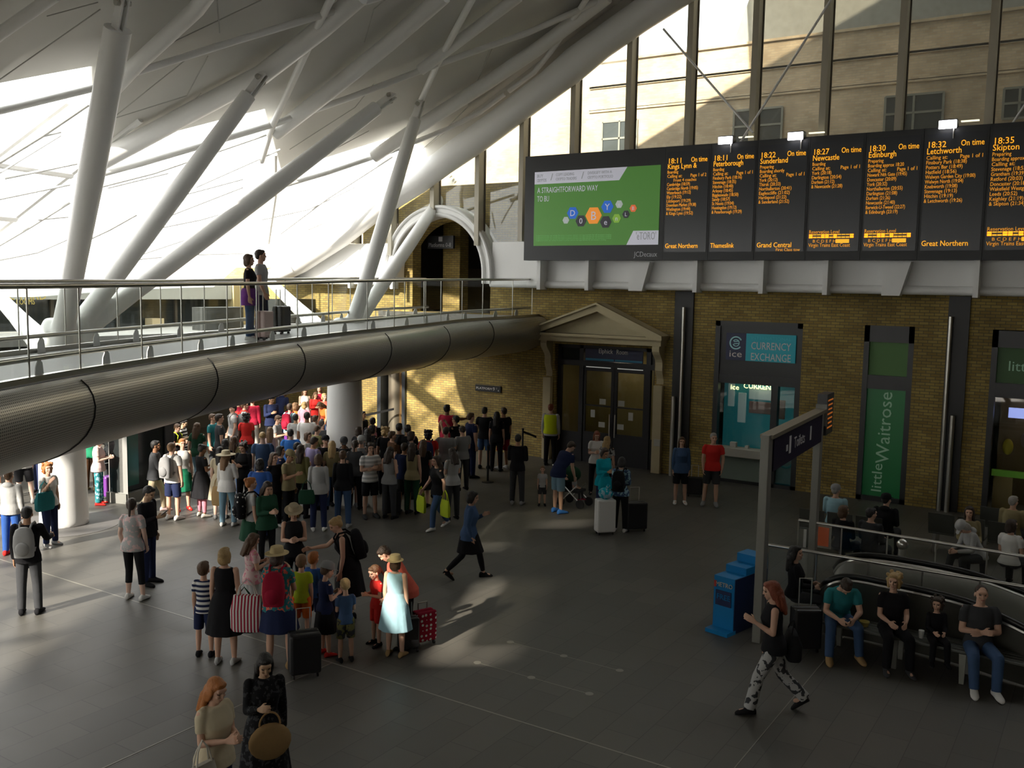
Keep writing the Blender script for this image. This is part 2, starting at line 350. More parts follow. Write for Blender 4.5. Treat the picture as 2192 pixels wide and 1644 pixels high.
# lattice members, each following the roof shell
def member(pts, r, dz=-.12, n=10):
    P = []
    for (a, b_) in zip(pts, pts[1:]):
        m = max(2, int(math.hypot(b_[0]-a[0], b_[1]-a[1])/60))
        for i in range(m): P.append(SR(a[0]+(b_[0]-a[0])*i/m, a[1]+(b_[1]-a[1])*i/m, dz))
    P.append(SR(*pts[-1], dz))
    return [(q.x, min(q.y, D-.9), q.z) for q in P], r, n
lat = {
 'broad roof rib': [([(-60, 118), (0, 72), (118, -10)], .11), ([(210, 225), (290, 140), (420, 20), (445, -15)], .16), ([(205, 350), (400, 245), (560, 160), (690, 60), (770, -10)], .22),
    ([(590, 285), (700, 200), (830, 95), (950, -10)], .2), ([(800, 335), (890, 275), (1047, 175), (1150, 105), (1240, 38), (1300, -8)], .2), ([(610, 300), (760, 175), (900, 75), (1010, -8)], .0),
    ([(900, 150), (1000, 75), (1110, -8)], .15)],
 'steep roof strut': [([(205, 300), (232, 170), (252, 40), (262, -12)], .0), ([(560, 345), (585, 265), (640, 145), (688, 40), (712, -10)], .085), ([(880, 262), (935, 140), (1015, -10)], .085), ([(1128, 208), (1180, 110), (1238, 25), (1262, -12)], .08)],
 'long roof purlin': [([(-30, 243), (0, 237), (195, 190), (300, 152), (480, 95), (690, 32), (820, -8)], .075), ([(205, 375), (300, 350), (580, 268), (760, 205), (925, 142), (1130, 70), (1238, 22), (1300, -8)], .085), ([(590, 402), (700, 370), (842, 322), (960, 275), (1115, 212)], .075)],
 'thin glazing bar': [([(-20, 358), (90, 290), (190, 222)], .05), ([(-20, 535), (60, 488), (150, 432)], .045), ([(205, 402), (330, 370), (570, 288)], .04), ([(180, 516), (235, 490), (292, 458)], .05), ([(340, 470), (520, 400)], .035),
    ([(600, 500), (700, 425), (840, 335)], .04), ([(10, 382), (165, 350)], .03), ([(230, 402), (360, 370)], .03), ([(400, 415), (520, 383)], .03), ([(85, 293), (130, 282)], .03), ([(0, 370), (130, 290)], .02), ([(80, 470), (145, 464)], .03), ([(-20, 430), (150, 395)], .03),
    ([(320, 492), (430, 470), (560, 432)], .03), ([(560, 470), (660, 448), (760, 400)], .03), ([(660, 490), (715, 467)], .05), ([(590, 330), (590, 420), (575, 520)], .05), ([(-20, 560), (80, 540), (160, 505)], .035), ([(300, 545), (420, 505), (520, 450)], .035), ([(240, 560), (400, 545), (640, 540)], .03), ([(420, 400), (600, 320)], .03)]}
desc = {'broad roof rib': 'wide white tubular rib of the latticed roof', 'steep roof strut': 'slim white strut rising steeply across the roof', 'long roof purlin': 'long white purlin running along the roof shell', 'thin glazing bar': 'thin grey bar of the bright glazed roof edge'}
roof_t = empty('roof_lattice', (-17, 15, 10), 'latticed white steel framework under the sweeping roof', 'roof structure')
for kd, L_ in lat.items():
    for pts, r in L_:
        if r <= 0: continue
        P, r, n = member(pts, r)
        mb = MB().tube(P, r, n)
        o = mb.build(kd.replace(' ', '_').replace('thin_', '').replace('long_', '').replace('broad_', '').replace('steep_', ''), M_white, roof_t, smooth=True)
# seams between ceiling panels (fine lines)
M_seam = mat('ceiling_seam', (.42, .42, .39), .6)
for pts in ([(0, 170), (215, 20)], [(100, 35), (210, 5)], [(245, 250), (395, 130)], [(240, 255), (400, 205), (445, 120)], [(250, 330), (330, 300), (430, 200)], [(470, 70), (465, 0)], [(620, 320), (760, 230), (800, 180)], [(640, 360), (790, 280)],
    [(900, 330), (1000, 230), (1050, 100)], [(780, 90), (800, 20), (830, -5)], [(1010, 200), (1060, 90)], [(360, 95), (560, 0)]):
    P, _, _ = member(pts, .014, .1); o = MB().tube(P, .012, 6).build('trim_%d' % (20+k), M_seam); struct(o); k += 1
# edge girder against the glazed screen
YG = D-.95
low = [(600, 606), (650, 582), (740, 525), (823, 460), (903, 412), (961, 370), (1034, 322), (1124, 255), (1239, 172), (1300, 121), (1385, 62), (1500, -10), (1560, -60)]
upp = [(560, 588), (610, 560), (700, 492), (780, 437), (862, 380), (915, 342), (980, 292), (1050, 243), (1160, 158), (1215, 108), (1300, 46), (1400, -25), (1470, -90)]
rings = []
for a, c in zip(low, upp):
    p = WY(*a, YG); q = WY(*c, YG); m = (p+q)/2; h = (q-p)/2
    rings.append([m+h*math.cos(t)+Vector((0, .42, 0))*math.sin(t) for t in [2*math.pi*i/16 for i in range(16)]])
tag(MB().loft(rings).build('edge_girder', M_white, smooth=True), 'thick white curved girder edging the roof along the tall window', 'girder')
gl = [WY(*a, D-.5) for a in low]
def girder_low(x):
    for a, c in zip(gl, gl[1:]):
        if a.x <= x <= c.x: return a.z+(c.z-a.z)*(x-a.x)/(c.x-a.x)
    return gl[-1].z+(x-gl[-1].x)*.5 if x > gl[-1].x else gl[0].z
# ================================================================ glazed screen
YM = D-.45
mxs = [-24.0, -22.4, -20.75, -18.98, -17.22, -15.6, -13.85, -12.08, -10.3, -8.5, -6.7, -4.9, -2.95, -1.1, .7]
M_mdark = mat('mullion_shadow_gap_rubber', (.10, .08, .06), .6)
scr_t = empty('glazed_screen', (-12, YM, 5.6), 'tall glazed screen with beige mullions behind the departure screens', 'window')
for i, x in enumerate(mxs):
    zt = girder_low(x)+.25; zb = 5.6
    if AX0-.3 < x < AX1+.3: zb = arch(x)+.05 if abs(x-ACX) < AR else AZ+.6
    if x > AX1+.6 or x < AX0-.6: zb = 6.73
    if zt-zb < .3: continue
    zt = min(zt, 15.5)
    t = MB().box((x-.08, YM-.32, zb), (x+.08, YM, zt)).build('mullion', M_bronze, scr_t)
    MB().box((x-.11, YM-.03, zb), (x+.11, YM+.03, zt)).build('gasket', M_mdark, t)
for i, (a, c) in enumerate(zip(mxs, mxs[1:])):
    mb = MB(); n = 6; top = [(a+.08+(c-a-.16)*j/n) for j in range(n+1)]
    def zb_(x): return arch(x)+.1 if abs(x-ACX) < AR else 5.7
    poly = [(x, YM, zb_(x)) for x in top]+[(x, YM, min(girder_low(x)+.2, 15.5)) for x in reversed(top)]
    if poly[0][2] > poly[-1][2]-.1: continue
    mb.prism(poly, (0, .012, 0)); o = mb.build('glass_pane', M_glassW, scr_t)
# rods
def rod(p, q, r, label, nm='bracing_rod', Y=D-1.0, m=M_white):
    a = WY(*p, Y); c = WY(*q, Y); return tag(MB().tube([a, c], r, 10).build(nm, m, smooth=True), label, 'rod')
rod((1420, 62), (1612, 284), .03, 'slim bracing rod slanting down to the right before the tall window')
rod((1785, -10), (1580, 312), .03, 'slim bracing rod slanting down to the left before the tall window')
rod((2200, 215), (2150, 290), .025, 'short bracing rod at the right above the departure screens')
# white fascia beam with its round lower edge
YF = D-.55
fx0 = -26.5
def fascia(x0, x1, name, lab):
    t = empty(name, (x0, YF, 5.4), lab, 'beam')
    MB().box((x0, YF, 5.45), (x1, YF+.18, 6.72)).build('web', M_white, t)
    MB().tube([(x0, YF-.05, 5.42), (x1, YF-.05, 5.42)], .11, 14).build('bottom_tube', M_white, t, smooth=True)
    return t
tR = fascia(AX1+.28, 3.0, 'fascia_beam', 'long white steel beam under the departure screens')
tL = fascia(-26.2, AX0-.28, 'fascia_beam', 'white steel beam left of the arch behind the slanting columns')
# arch surround
def arc(r, n=36, y=0): return [Vector((ACX-r*math.cos(math.pi*i/n), y, AZ+r*math.sin(math.pi*i/n))) for i in range(n+1)]
t = empty('arch_surround', (ACX, YF, 5.42), 'white moulded arch surround at the end of the footbridge', 'arch')
r0, r1 = AR-.02, AR+.36
prof = [(r0, YF+.5), (r0, YF-.02), (r0+.12, YF-.1), (r1-.1, YF-.1), (r1, YF-.02), (r1, YF+.5)]
rings = []
for i in range(-1, 38):
    if i < 0: th, dz = 0, -(AZ-5.42)
    elif i > 36: th, dz = math.pi, -(AZ-5.42)
    else: th, dz = math.pi*i/36, 0
    rings.append([Vector((ACX-r*math.cos(th), yv, AZ+dz+r*math.sin(th))) for r, yv in prof])
MB().loft(rings).build('ring', M_white, t, smooth=True)
MB().tube([Vector((ACX-AR*1.02, YF-.1, 5.42))]+[p+Vector((0, YF-.1, 0)) for p in arc(AR*1.02)]+[Vector((ACX+AR*1.02, YF-.1, 5.42))], .075, 10).build('inner_bead', M_white, t, smooth=True)
MB().tube([Vector((ACX-AR*1.16, YF-.13, 5.42))]+[p+Vector((0, YF-.13, 0)) for p in arc(AR*1.16)]+[Vector((ACX+AR*1.16, YF-.13, 5.42))], .05, 10).build('outer_bead', M_white, t, smooth=True)
# brackets
bp = [(1168, 0), (1270, 0), (1376, 1), (1500, 0), (1640, 0), (1776, 0), (1922, 1), (2095, 0)]
for i, (px, big) in enumerate(bp):
    x = WY(px, 590, YF).x; lab = ('large tapered white bracket' if big else 'small white bracket fin')+' under the departure screens, %s from the left' % ('first', 'second', 'third', 'fourth', 'fifth', 'sixth', 'seventh', 'eighth')[i]
    if big: MBo = MB().prism([(x-.3, YF-.3, 5.28), (x+.12, YF-.3, 5.28), (x+.34, YF-.3, 6.1), (x-.3, YF-.3, 6.1)], (0, .3, 0))
    else: MBo = MB().box((x-.06, YF-.42, 5.27), (x+.06, YF, 6.15))
    tag(MBo.build('bracket', M_white), lab, 'bracket', 'brackets under the departure screens')
for i, px in enumerate((760, 850)):
    x = WY(px, 590, YF).x
    tag(MB().box((x-.06, YF-.3, 5.2), (x+.06, YF, 6.1 if i else 5.9)).build('bracket', M_white), 'white bracket fin left of the arch, %s from the left' % ('first', 'second', 'third')[i], 'bracket', 'brackets left of the arch')
# arch passage behind the wall: dark room, brick pier, hanging platform sign
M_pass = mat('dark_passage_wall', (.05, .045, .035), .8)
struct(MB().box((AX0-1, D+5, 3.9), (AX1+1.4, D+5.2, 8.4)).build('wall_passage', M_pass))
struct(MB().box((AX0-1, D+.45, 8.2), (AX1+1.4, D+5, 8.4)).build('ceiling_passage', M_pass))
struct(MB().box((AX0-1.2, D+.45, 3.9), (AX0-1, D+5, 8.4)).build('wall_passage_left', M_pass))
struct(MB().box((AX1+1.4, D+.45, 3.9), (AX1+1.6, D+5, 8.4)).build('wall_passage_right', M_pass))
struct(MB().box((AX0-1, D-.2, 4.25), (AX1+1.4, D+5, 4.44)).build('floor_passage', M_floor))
p0 = WY(948, 600, D+1.5); p1 = WY(984, 600, D+1.5)
arcp = MB(); 
zs = WY(1030, 512, D+1.4).z
MBp = MB().box((p0.x, D+1.5, 4.4), (p1.x, D+2.0, 8.2)); tag(MBp.build('brick_pier', M_brick), 'brick pier inside the dark arched passage', 'pier')
s0 = WY(915, 505, D+.9); s1 = WY(970, 532, D+.9)
t = empty('platform_sign', (s0.x, D+.9, s1.z), 'dark hanging sign to the platforms inside the arch', 'sign')
MB().box((s0.x, D+.9, s1.z), (s1.x, D+1.0, s0.z)).build('panel', M_dark, t)
M_sgrey = mat('grey_lettering', (.45, .46, .48), .5)
text('Platforms 0-8', 'lettering', M_sgrey, (s0.x+.06, D+.885, s1.z+.06), .2, t, width=(s1.x-s0.x)*.86)
MB().box(((s0.x+s1.x)/2-.06, D+.885, s0.z-.2), ((s0.x+s1.x)/2+.1, D+.9, s0.z-.04)).build('icon', M_sgrey, t)
# ================================================================ tree columns
def smooth_path(a, b, c, n=10):
    return [a*(1-t)**2+b*2*t*(1-t)+c*t*t for t in [i/n for i in range(n+1)]]
def remeshed(mb, name, m, voxel, sm=4, parent=None, build=True):
    """fuse overlapping closed shapes into one continuous skin"""
    me = mb.mesh(name+'_src', None); o = bpy.data.objects.new('tmp', me); COL.objects.link(o)
    r = o.modifiers.new('r', 'REMESH'); r.mode = 'VOXEL'; r.voxel_size = voxel; r.adaptivity = 0
    if sm: s = o.modifiers.new('s', 'SMOOTH'); s.iterations = sm; s.factor = .5
    dg = bpy.context.evaluated_depsgraph_get(); me2 = bpy.data.meshes.new_from_object(o.evaluated_get(dg)); me2.name = name
    bpy.data.objects.remove(o); bpy.data.meshes.remove(me); me2.materials.clear()
    if m: me2.materials.append(m)
    for p in me2.polygons: p.use_smooth = True
    if not build: return me2
    o = bpy.data.objects.new(name, me2); COL.objects.link(o)
    if parent is not None: o.parent = parent; o.matrix_parent_inverse = parent.matrix_basis.inverted()
    return o
def tree_column(px, py, necky, br, low_, label):
    """px,py: base pixel; br: branch tips as (pixel x, y, radius); low_: tip of the lower arm"""
    base = G(px, py); t = empty('tree_column', base, label, 'column', 'white branching columns')
    x, y = base.x, base.y
    dist = base.length
    nk = necky
    mb = MB().lathe((x, y, 0), [(.50, 0), (.49, .6), (.47, 2), (.44, 3.2), (.40, nk-.5), (.385, nk-.15), (.38, nk+.05), (.26, nk+.3)], 32)
    MBs = []
    for k, (bx, by, r0_, r1_) in enumerate(br):
        tip = SR(bx, by, -.55); p0 = Vector((x, y, nk-.35)); d = (tip-p0)
        p0b = p0+Vector((d.x, d.y, 0)).normalized()*.12
        st = p0b+Vector((0, 0, .35))+d*.02
        q1 = p0b+d*.22; q1.z += .10*(1)
        mb.tube([p0b-Vector((0, 0, .3)), p0b+d*.06+Vector((0, 0, .10)), q1], [.30, r0_*1.12, r0_], 18)
        MBs.append((q1, tip, r0_, r1_))
    lp = low_
    p0 = Vector((x, y, nk-.35)); lt = lp
    ax_ = [p0, p0+(lt-p0)*.22+Vector((0, 0, -.22)), p0+(lt-p0)*.5+Vector((0, 0, -.12))]
    mb.tube(ax_, [.3, .27, .2], 18)
    remeshed(mb, 'trunk', M_white, .045, 6, t)
    for k, (q1, tip, r0_, r1_) in enumerate(MBs):
        b = MB(); d = tip-q1; b.tube([q1-d*.03, q1+d*.1, q1+d*.45, q1+d*.97], [r0_*1.0, r0_*1.02, (r0_+r1_)/2+.02, r1_], 24)
        bo = b.build('branch', M_white, t, smooth=True)
        u = d.normalized(); sd = u.cross(Vector((0, 1, 0))).normalized(); w = u.cross(sd)
        for sg in (-1, 1): 
            f = MB().obox(tip+u*.12+w*.055*sg, sd*.11, w*.015, u*.34); f.build('fork_plate', M_white, bo)
        MB().tube([tip+u*.3-w*.14, tip+u*.3+w*.14], .06, 12).build('pin', M_steel, bo)
    b = MB(); d = lt-ax_[2]; b.tube([ax_[2]-d*.05, ax_[2]+d*.5+Vector((0, 0, .03)), lt], [.20, .17, .14], 18); b.build('lower_arm', M_white, t, smooth=True)
    # dished floor ring
    MB().lathe((x, y, .0), [(1.15, .001), (1.15, .006), (.8, .008), (.5, .02)], 40).build('base_ring', mat('column_base_ring_stone', (.13, .125, .12), .6), t)
    return t
tree_column(138, 1122, 4.2, [(256, 42, .21, .24), (541, 192, .20, .18), (818, 222, .21, .19)], WX(-40, 600, -26), 'white branching steel column at the left in front of the brick screen')
tree_column(738, 1037, 4.15, [(892, 246, .19, .17), (964, 392, .19, .17)], WX(560, 588, -25.5), 'white branching steel column nearer the arch, behind the footbridge')
# ================================================================ footbridge
near = [(-260, 885, 4.06), (0, 834, 4.08), (150, 806, 4.09), (300, 781, 4.11), (450, 757, 4.14), (600, 735, 4.17), (750, 716, 4.24), (900, 700, 4.31), (1000, 688, 4.36), (1085, 679, 4.40), (1158, 674, 4.44)]
NP = [G(*q) for q in near]
NP[-1] = Vector((WY(1156, 674, D).x, D, 4.44)); NP[-2] = NP[-3].lerp(NP[-1], .55); NP[-2].z = 4.4
FPt = []
W_B = 2.75
def dirs(P):
    return [(P[min(i+1, len(P)-1)]-P[max(i-1, 0)]).normalized() for i in range(len(P))]
# resample near edge evenly with a smooth spline
def resample(P, n):
    out = []
    for i in range(n+1):
        s = i/n*(len(P)-1); j = min(int(s), len(P)-2); u = s-j
        p0 = P[max(j-1, 0)]; p1 = P[j]; p2 = P[j+1]; p3 = P[min(j+2, len(P)-1)]
        out.append(.5*((2*p1)+(-p0+p2)*u+(2*p0-5*p1+4*p2-p3)*u*u+(-p0+3*p1-3*p2+p3)*u**3))
    L = [0]
    for a, c in zip(out, out[1:]): L.append(L[-1]+(c-a).length)
    return out, L
NR, NLen = resample(NP, 120)
def at_len(P, L, s):
    for i in range(len(L)-1):
        if L[i+1] >= s: 
            u = (s-L[i])/max(1e-6, L[i+1]-L[i]); return P[i].lerp(P[i+1], u)
    return P[-1]
NN = 60; N1 = [at_len(NR, NLen, NLen[-1]*i/NN) for i in range(NN+1)]
T1 = dirs(N1); S1 = [Vector((-t.y, t.x, 0)).normalized() for t in T1]     # to the far (left) side
for i, s in enumerate(S1):
    w = min(1, max(0, (i-NN*.8)/(NN*.2))); S1[i] = (s*(1-w)+Vector((-1, 0, 0))*w).normalized()
WID = [W_B+ (.6*max(0, (i-NN*.75)/(NN*.25))) for i in range(NN+1)]
F1 = [n+s*w for n, s, w in zip(N1, S1, WID)]
for f in F1: f.y = min(f.y, D-.02)
br = empty('footbridge', N1[30].copy()-Vector((0, 0, 1.3)), 'curved footbridge with glass sides and perforated metal underside', 'bridge')
M_perf_nt = None
def perf_mat():
    m, nt, p = newmat('perforated_metal_cladding'); N = nt.nodes; L = nt.links
    uv = N.new('ShaderNodeUVMap'); mp = N.new('ShaderNodeMapping'); mp.inputs['Scale'].default_value = (1, 1, 1); L.new(uv.outputs[0], mp.inputs[0])
    v = N.new('ShaderNodeTexVoronoi'); v.inputs['Scale'].default_value = 28; v.inputs['Randomness'].default_value = .0; L.new(mp.outputs[0], v.inputs['Vector'])
    r = N.new('ShaderNodeValToRGB'); r.color_ramp.elements[0].position = .28; r.color_ramp.elements[0].color = (.20, .195, .175, 1); r.color_ramp.elements[1].position = .36; r.color_ramp.elements[1].color = (.62, .60, .54, 1)
    L.new(v.outputs['Distance'], r.inputs[0]); L.new(r.outputs[0], p.inputs['Base Color']); p.inputs['Metallic'].default_value = .6; p.inputs['Roughness'].default_value = .38
    return m
M_perf = perf_mat()
# cladding: a bulging half ellipse under the deck
rings = []; NC = 22
for i in range(NN+1):
    n, f = N1[i], F1[i]; c = (n+f)/2; h = (n-f)/2; out = h.normalized()*(h.length+.30)
    ring = []; h0 = h.length; ho = h0+.34; hd = h.normalized()
    for k in range(-4, NC+5):
        a = math.pi*k/NC
        if k < 0 or k > NC:
            u = (-k if k < 0 else k-NC)/4; x_ = ho-(ho-h0-.04)*u**1.7; z_ = -.36+.36*math.sin(u*math.pi/2); x_ = x_ if k < 0 else -x_
        else: x_ = ho*math.copysign(abs(math.cos(a))**.85, math.cos(a)); z_ = -.36-.86*math.sin(a)**.95
        ring.append(c+hd*x_+Vector((0, 0, z_-.01)))
    rings.append(ring)
me_b = MB(); n_ = len(rings[0])
for ring in rings: me_b.v += [tuple(q) for q in ring]
for i in range(NN):
    for k in range(n_-1): me_b.f.append((i*n_+k, i*n_+k+1, (i+1)*n_+k+1, (i+1)*n_+k))
me_b.f.append(tuple(range(n_)))
o = me_b.build('cladding', M_perf, br, smooth=True)
uvl = o.data.uv_layers.new(name='UVMap'); slen = NLen[-1]/NN
arcl = [0]
for a, c in zip(rings[30], rings[30][1:]): arcl.append(arcl[-1]+(c-a).length)
for p in o.data.polygons:
    for li in p.loop_indices:
        vi = o.data.loops[li].vertex_index; uvl.data[li].uv = ((vi//n_)*slen, arcl[vi % n_])
for i in (9, 18, 27, 36, 44, 52):     # panel seams
    MB().tube([q+(q-((N1[i]+F1[i])/2)).normalized()*.004 for q in rings[i][1:-1]], .012, 6).build('seam', M_dark, o)
# deck
db = MB(); 
db.loft([[n, f, f+Vector((0, 0, -.18)), n+Vector((0, 0, -.18))] for n, f in zip([a+Vector((0,0,0)) for a in N1], F1)]); db.build('deck', mat('bridge_deck_terrazzo', (.42, .42, .41), .5, bump=.03, bscale=60), br)
for P, sg in ((N1, 1), (F1, -1)):
    kb = MB(); kb.loft([[p+s*.04*sg+Vector((0, 0, .0)), p+s*.12*sg, p+s*.12*sg+Vector((0, 0, .07)), p+s*.04*sg+Vector((0, 0, .07))] for p, s in zip(P, S1)]); kb.build('kerb', M_steel, br)
def rail(P, dz, off, r, m, nm, i0=0, i1=NN, sg=1):
    return MB().tube([P[i]+S1[i]*off*sg+Vector((0, 0, dz)) for i in range(i0, i1+1)], r, 12).build(nm, m, br, smooth=True)
iF = NN-5
rail(N1, 1.15, .06, .034, M_steel, 'handrail', 0, NN-1); rail(F1, 1.15, .06, .034, M_steel, 'handrail', 0, iF, -1)
rail(N1, .27, .16, .036, M_steel, 'low_rail', 0, NN-1); rail(F1, .27, .16, .036, M_steel, 'low_rail', 0, iF, -1)
step = NLen[-1]/13.0
def idx(s): return min(NN-1, max(0, int(round(s/NLen[-1]*NN))))
nd = 17
for side, P, sg in (('n', N1, 1), ('f', F1, -1)):
    last = None
    for k in range(nd+1):
        i = int(round((NN-1 if side == 'n' else iF)*k/nd)); p = P[i]+S1[i]*.07*sg
        MB().tube([p+Vector((0, 0, .0)), p+Vector((0, 0, 1.14))], .012, 8).build('upright', M_steel, br)
        if last is not None:
            g = MB()
            ii = list(range(last, i+1)); vv = [P[j]+S1[j]*.07*sg for j in ii]
            g.loft([[q+Vector((0, 0, .08)), q+S1[j]*.012+Vector((0, 0, .08)), q+S1[j]*.012+Vector((0, 0, 1.1)), q+Vector((0, 0, 1.1))] for q, j in zip(vv, ii)])
            g.build('glass_panel', M_glass, br)
            j = (last+i)//2; q = P[j]+S1[j]*.16*sg; tt = T1[j]
            MB().prism([q-tt*.10+Vector((0, 0, 0)), q+tt*.10+Vector((0, 0, 0)), q+tt*.07+Vector((0, 0, .2)), q+Vector((0, 0, .27)), q-tt*.08+Vector((0, 0, .16))], S1[j]*.012*sg).build('rail_bracket', M_white, br)
        last = i
# ================================================================ left end: bar terrace building outside the columns
XL = -28.2
M_fas = mat('pale_grey_fascia', (.42, .42, .38), .6); M_dglass = mat('dark_reflective_glazing', (.02, .024, .024), .08)
struct(MB().box((XL-.3, 12, 0), (XL, D, 2.6)).build('wall_left', mat('dim_grey_wall', (.13, .13, .12), .8)))
t = empty('bar_terrace', (XL, 14, 2.6), 'dark glazed front of the bar behind the left column with gold letters on its fascia', 'shopfront')
MB().box((XL-.2, 12, 4.7), (XL+.35, D-.6, 5.45)).build('fascia', M_fas, t)
MB().box((XL-.3, 12, 2.6), (XL, D-.6, 4.7)).build('dark_glazing', M_dglass, t)
MB().box((XL-.1, 12, 3.3), (XL+.1, D-.6, 3.36)).build('transom', M_dark, t)
for i in range(6):
    y = 12.4+i*2.3; MB().box((XL-.02, y-.05, 2.6), (XL+.08, y+.05, 4.7)).build('post', mat('dark_brown_frame', (.06, .05, .035), .5), t)
pA = WX(0, 655, XL+.36); 
M_gold = mat('gold_lettering', (.75, .58, .16), .35, .5)
pg = WX(8, 646, XL+.37)
text('CEL YARD', 'lettering', M_gold, WX(-12, 638, XL+.37)+Vector((0, 0, -.05)), .42, t, ax=(0, 1, 0), width=(WX(98, 630, XL+.37)-WX(-12, 638, XL+.37)).y)
text('G ROOMS', 'lettering', M_gold, WX(22, 652, XL+.37), .24, t, ax=(0, 1, 0), width=(WX(74, 650, XL+.37)-WX(22, 652, XL+.37)).y)
# lit beige doorway, dark box kiosks and the beige pilasters seen across the bridge
for (x0, y0, x1, y1, m, nm) in ((500, 610, 530, 708, mat('warm_beige_pilaster', (.45, .36, .18), .6), 'pilaster'),
    (326, 682, 352, 724, mat('gold_bar_panel', (.55, .45, .27), .4), 'lit_panel')):
    a = WX(x0, y0, XL+.45); c = WX(x1, y1, XL+.45)
    MB().box((XL+.05, a.y, c.z), (XL+.45, c.y, a.z)).build(nm, m, t)
# terrace floor and dark curved counters beyond the footbridge
struct(MB().box((XL, 12, 3.55), (-24.2, D-.8, 3.75)).build('floor_terrace', mat('terrace_stone', (.22, .22, .21), .6)))
for x0_, x1_, yt_, yb_, lab in ((428, 520, 658, 712, 'long dark curved counter on the terrace left of the couple'), (588, 714, 640, 700, 'dark curved counter on the terrace between the couple and the second column')):
    a = WX(x0_, yt_, -25.2); c = WX(x1_, yb_, -25.2); P = [(-25.2-.5*math.cos(t), (a.y+c.y)/2+(c.y-a.y)/2*math.sin(t)) for t in [-math.pi/2+math.pi*i/12 for i in range(13)]]
    P = [(-24.9, a.y)]+[(-25.2+.3*math.cos(t), (a.y+c.y)/2+(c.y-a.y)/2*math.sin(t)) for t in [-math.pi/2+math.pi*i/12 for i in range(13)]]+[(-25.6, c.y), (-25.6, a.y)]
    tag(MB().prism([(x, y, 3.75) for x, y in P[1:]], (0, 0, max(.5, a.z-3.75))).build('bar_counter', mat('dark_counter', (.03, .032, .03), .5)), lab, 'counter')
# lower floor: dark glazed kiosk, white counters
ka = G(250, 1078); kb = G(402, 1050)
def kiosk():
    a = G(243, 1072); b_ = G(266, 1078); c = G(398, 1040)
    t = empty('glass_kiosk', a, 'dark glass kiosk with a grey steel corner post under the footbridge', 'kiosk')
    d = (c-b_); d.z = 0; L_ = d.length; d.normalize(); n = Vector((-d.y, d.x, 0))
    H = 3.1
    MB().obox(a.lerp(b_, .5)+Vector((0, 0, H/2)), (b_-a)*.5, n*.12, Vector((0, 0, H/2))).build('corner_post', mat('satin_grey_post', (.36, .36, .34), .45, .3), t)
    MB().obox(b_+d*(L_*.4)+n*.22+Vector((0, 0, H/2+.13)), d*(L_*.4), n*.2, Vector((0, 0, H/2-.13))).build('glass_body', M_dglass, t)
    MB().obox(b_+d*(L_*.5)+n*.2+Vector((0, 0, .12)), d*(L_*.52), n*.3, Vector((0, 0, .12))).build('plinth', mat('grey_plinth', (.22, .22, .2), .6), t)
    MB().obox(b_+d*.3-n*.01+Vector((0, 0, 1.7)), d*.18, n*.02, Vector((0, 0, 1.3))).build('green_edge', mat('dark_green_glass', (.01, .12, .09), .15), t)
    MB().obox(b_+d*(L_*.72)-n*.01+Vector((0, 0, 1.7)), d*.16, n*.015, Vector((0, 0, 1.3))).build('mullion', M_dark, t)
kiosk()
# ================================================================ front wall fittings
# beige-framed brass opening left of the platform sign
x0, x1 = -21.85, -20.6
t = empty('lift_portal', (x0, D, 0), 'steel and brass lined opening with a round pier by the queue', 'doorway')
MB().box((x0, D-.1, 0), (x0+.16, D+.3, 2.9)).build('jamb', mat('dark_blue_grey_steel', (.07, .08, .09), .3, .6), t)
MB().box((x1-.14, D-.1, 0), (x1, D+.3, 2.9)).build('jamb', MC['dark_blue_grey_steel'], t)
MB().box((x0, D-.1, 2.75), (x1, D+.3, 2.9)).build('lintel', MC['dark_blue_grey_steel'], t)
MB().lathe(((x0+x1)/2-.15, D+.35, 0), [(.26, 0), (.26, 2.75)], 24).build('round_pier', mat('brushed_brass_pier', (.40, .35, .26), .3, .8), t, smooth=True)
MB().box((x1-.55, D+.35, 0), (x1-.14, D+.4, 2.75)).build('side_panel', mat('orange_brass_panel', (.45, .28, .12), .4, .3), t)
struct(MB().box((x0-.2, D+.75, 0), (x1+.2, D+.8, 3)).build('wall_recess', M_dark))
# sign PLATFORM 9 3/4
a = WY(1017, 824, D-.06); c = WY(1071, 840, D-.06)
t = empty('platform_plate', (a.x, D-.06, c.z), 'small black plate reading PLATFORM 9 3/4 on the brick wall', 'sign')
MB().box((a.x, D-.05, c.z-.02), (c.x, D, a.z+.02)).build('plate', M_black, t)
M_wl = mat('white_sign_lettering', (.75, .74, .7), .6)
h = a.z-c.z
text('PLATFORM', 'lettering', M_wl, (a.x+.04, D-.058, c.z+h*.28), h*.62, t, width=(c.x-a.x)*.62)
text('9', 'lettering', M_wl, (a.x+(c.x-a.x)*.70, D-.058, c.z+h*.2), h*.95, t)
text('3', 'lettering', M_wl, (a.x+(c.x-a.x)*.83, D-.058, c.z+h*.5), h*.45, t); text('4', 'lettering', M_wl, (a.x+(c.x-a.x)*.90, D-.058, c.z+h*.12), h*.45, t)
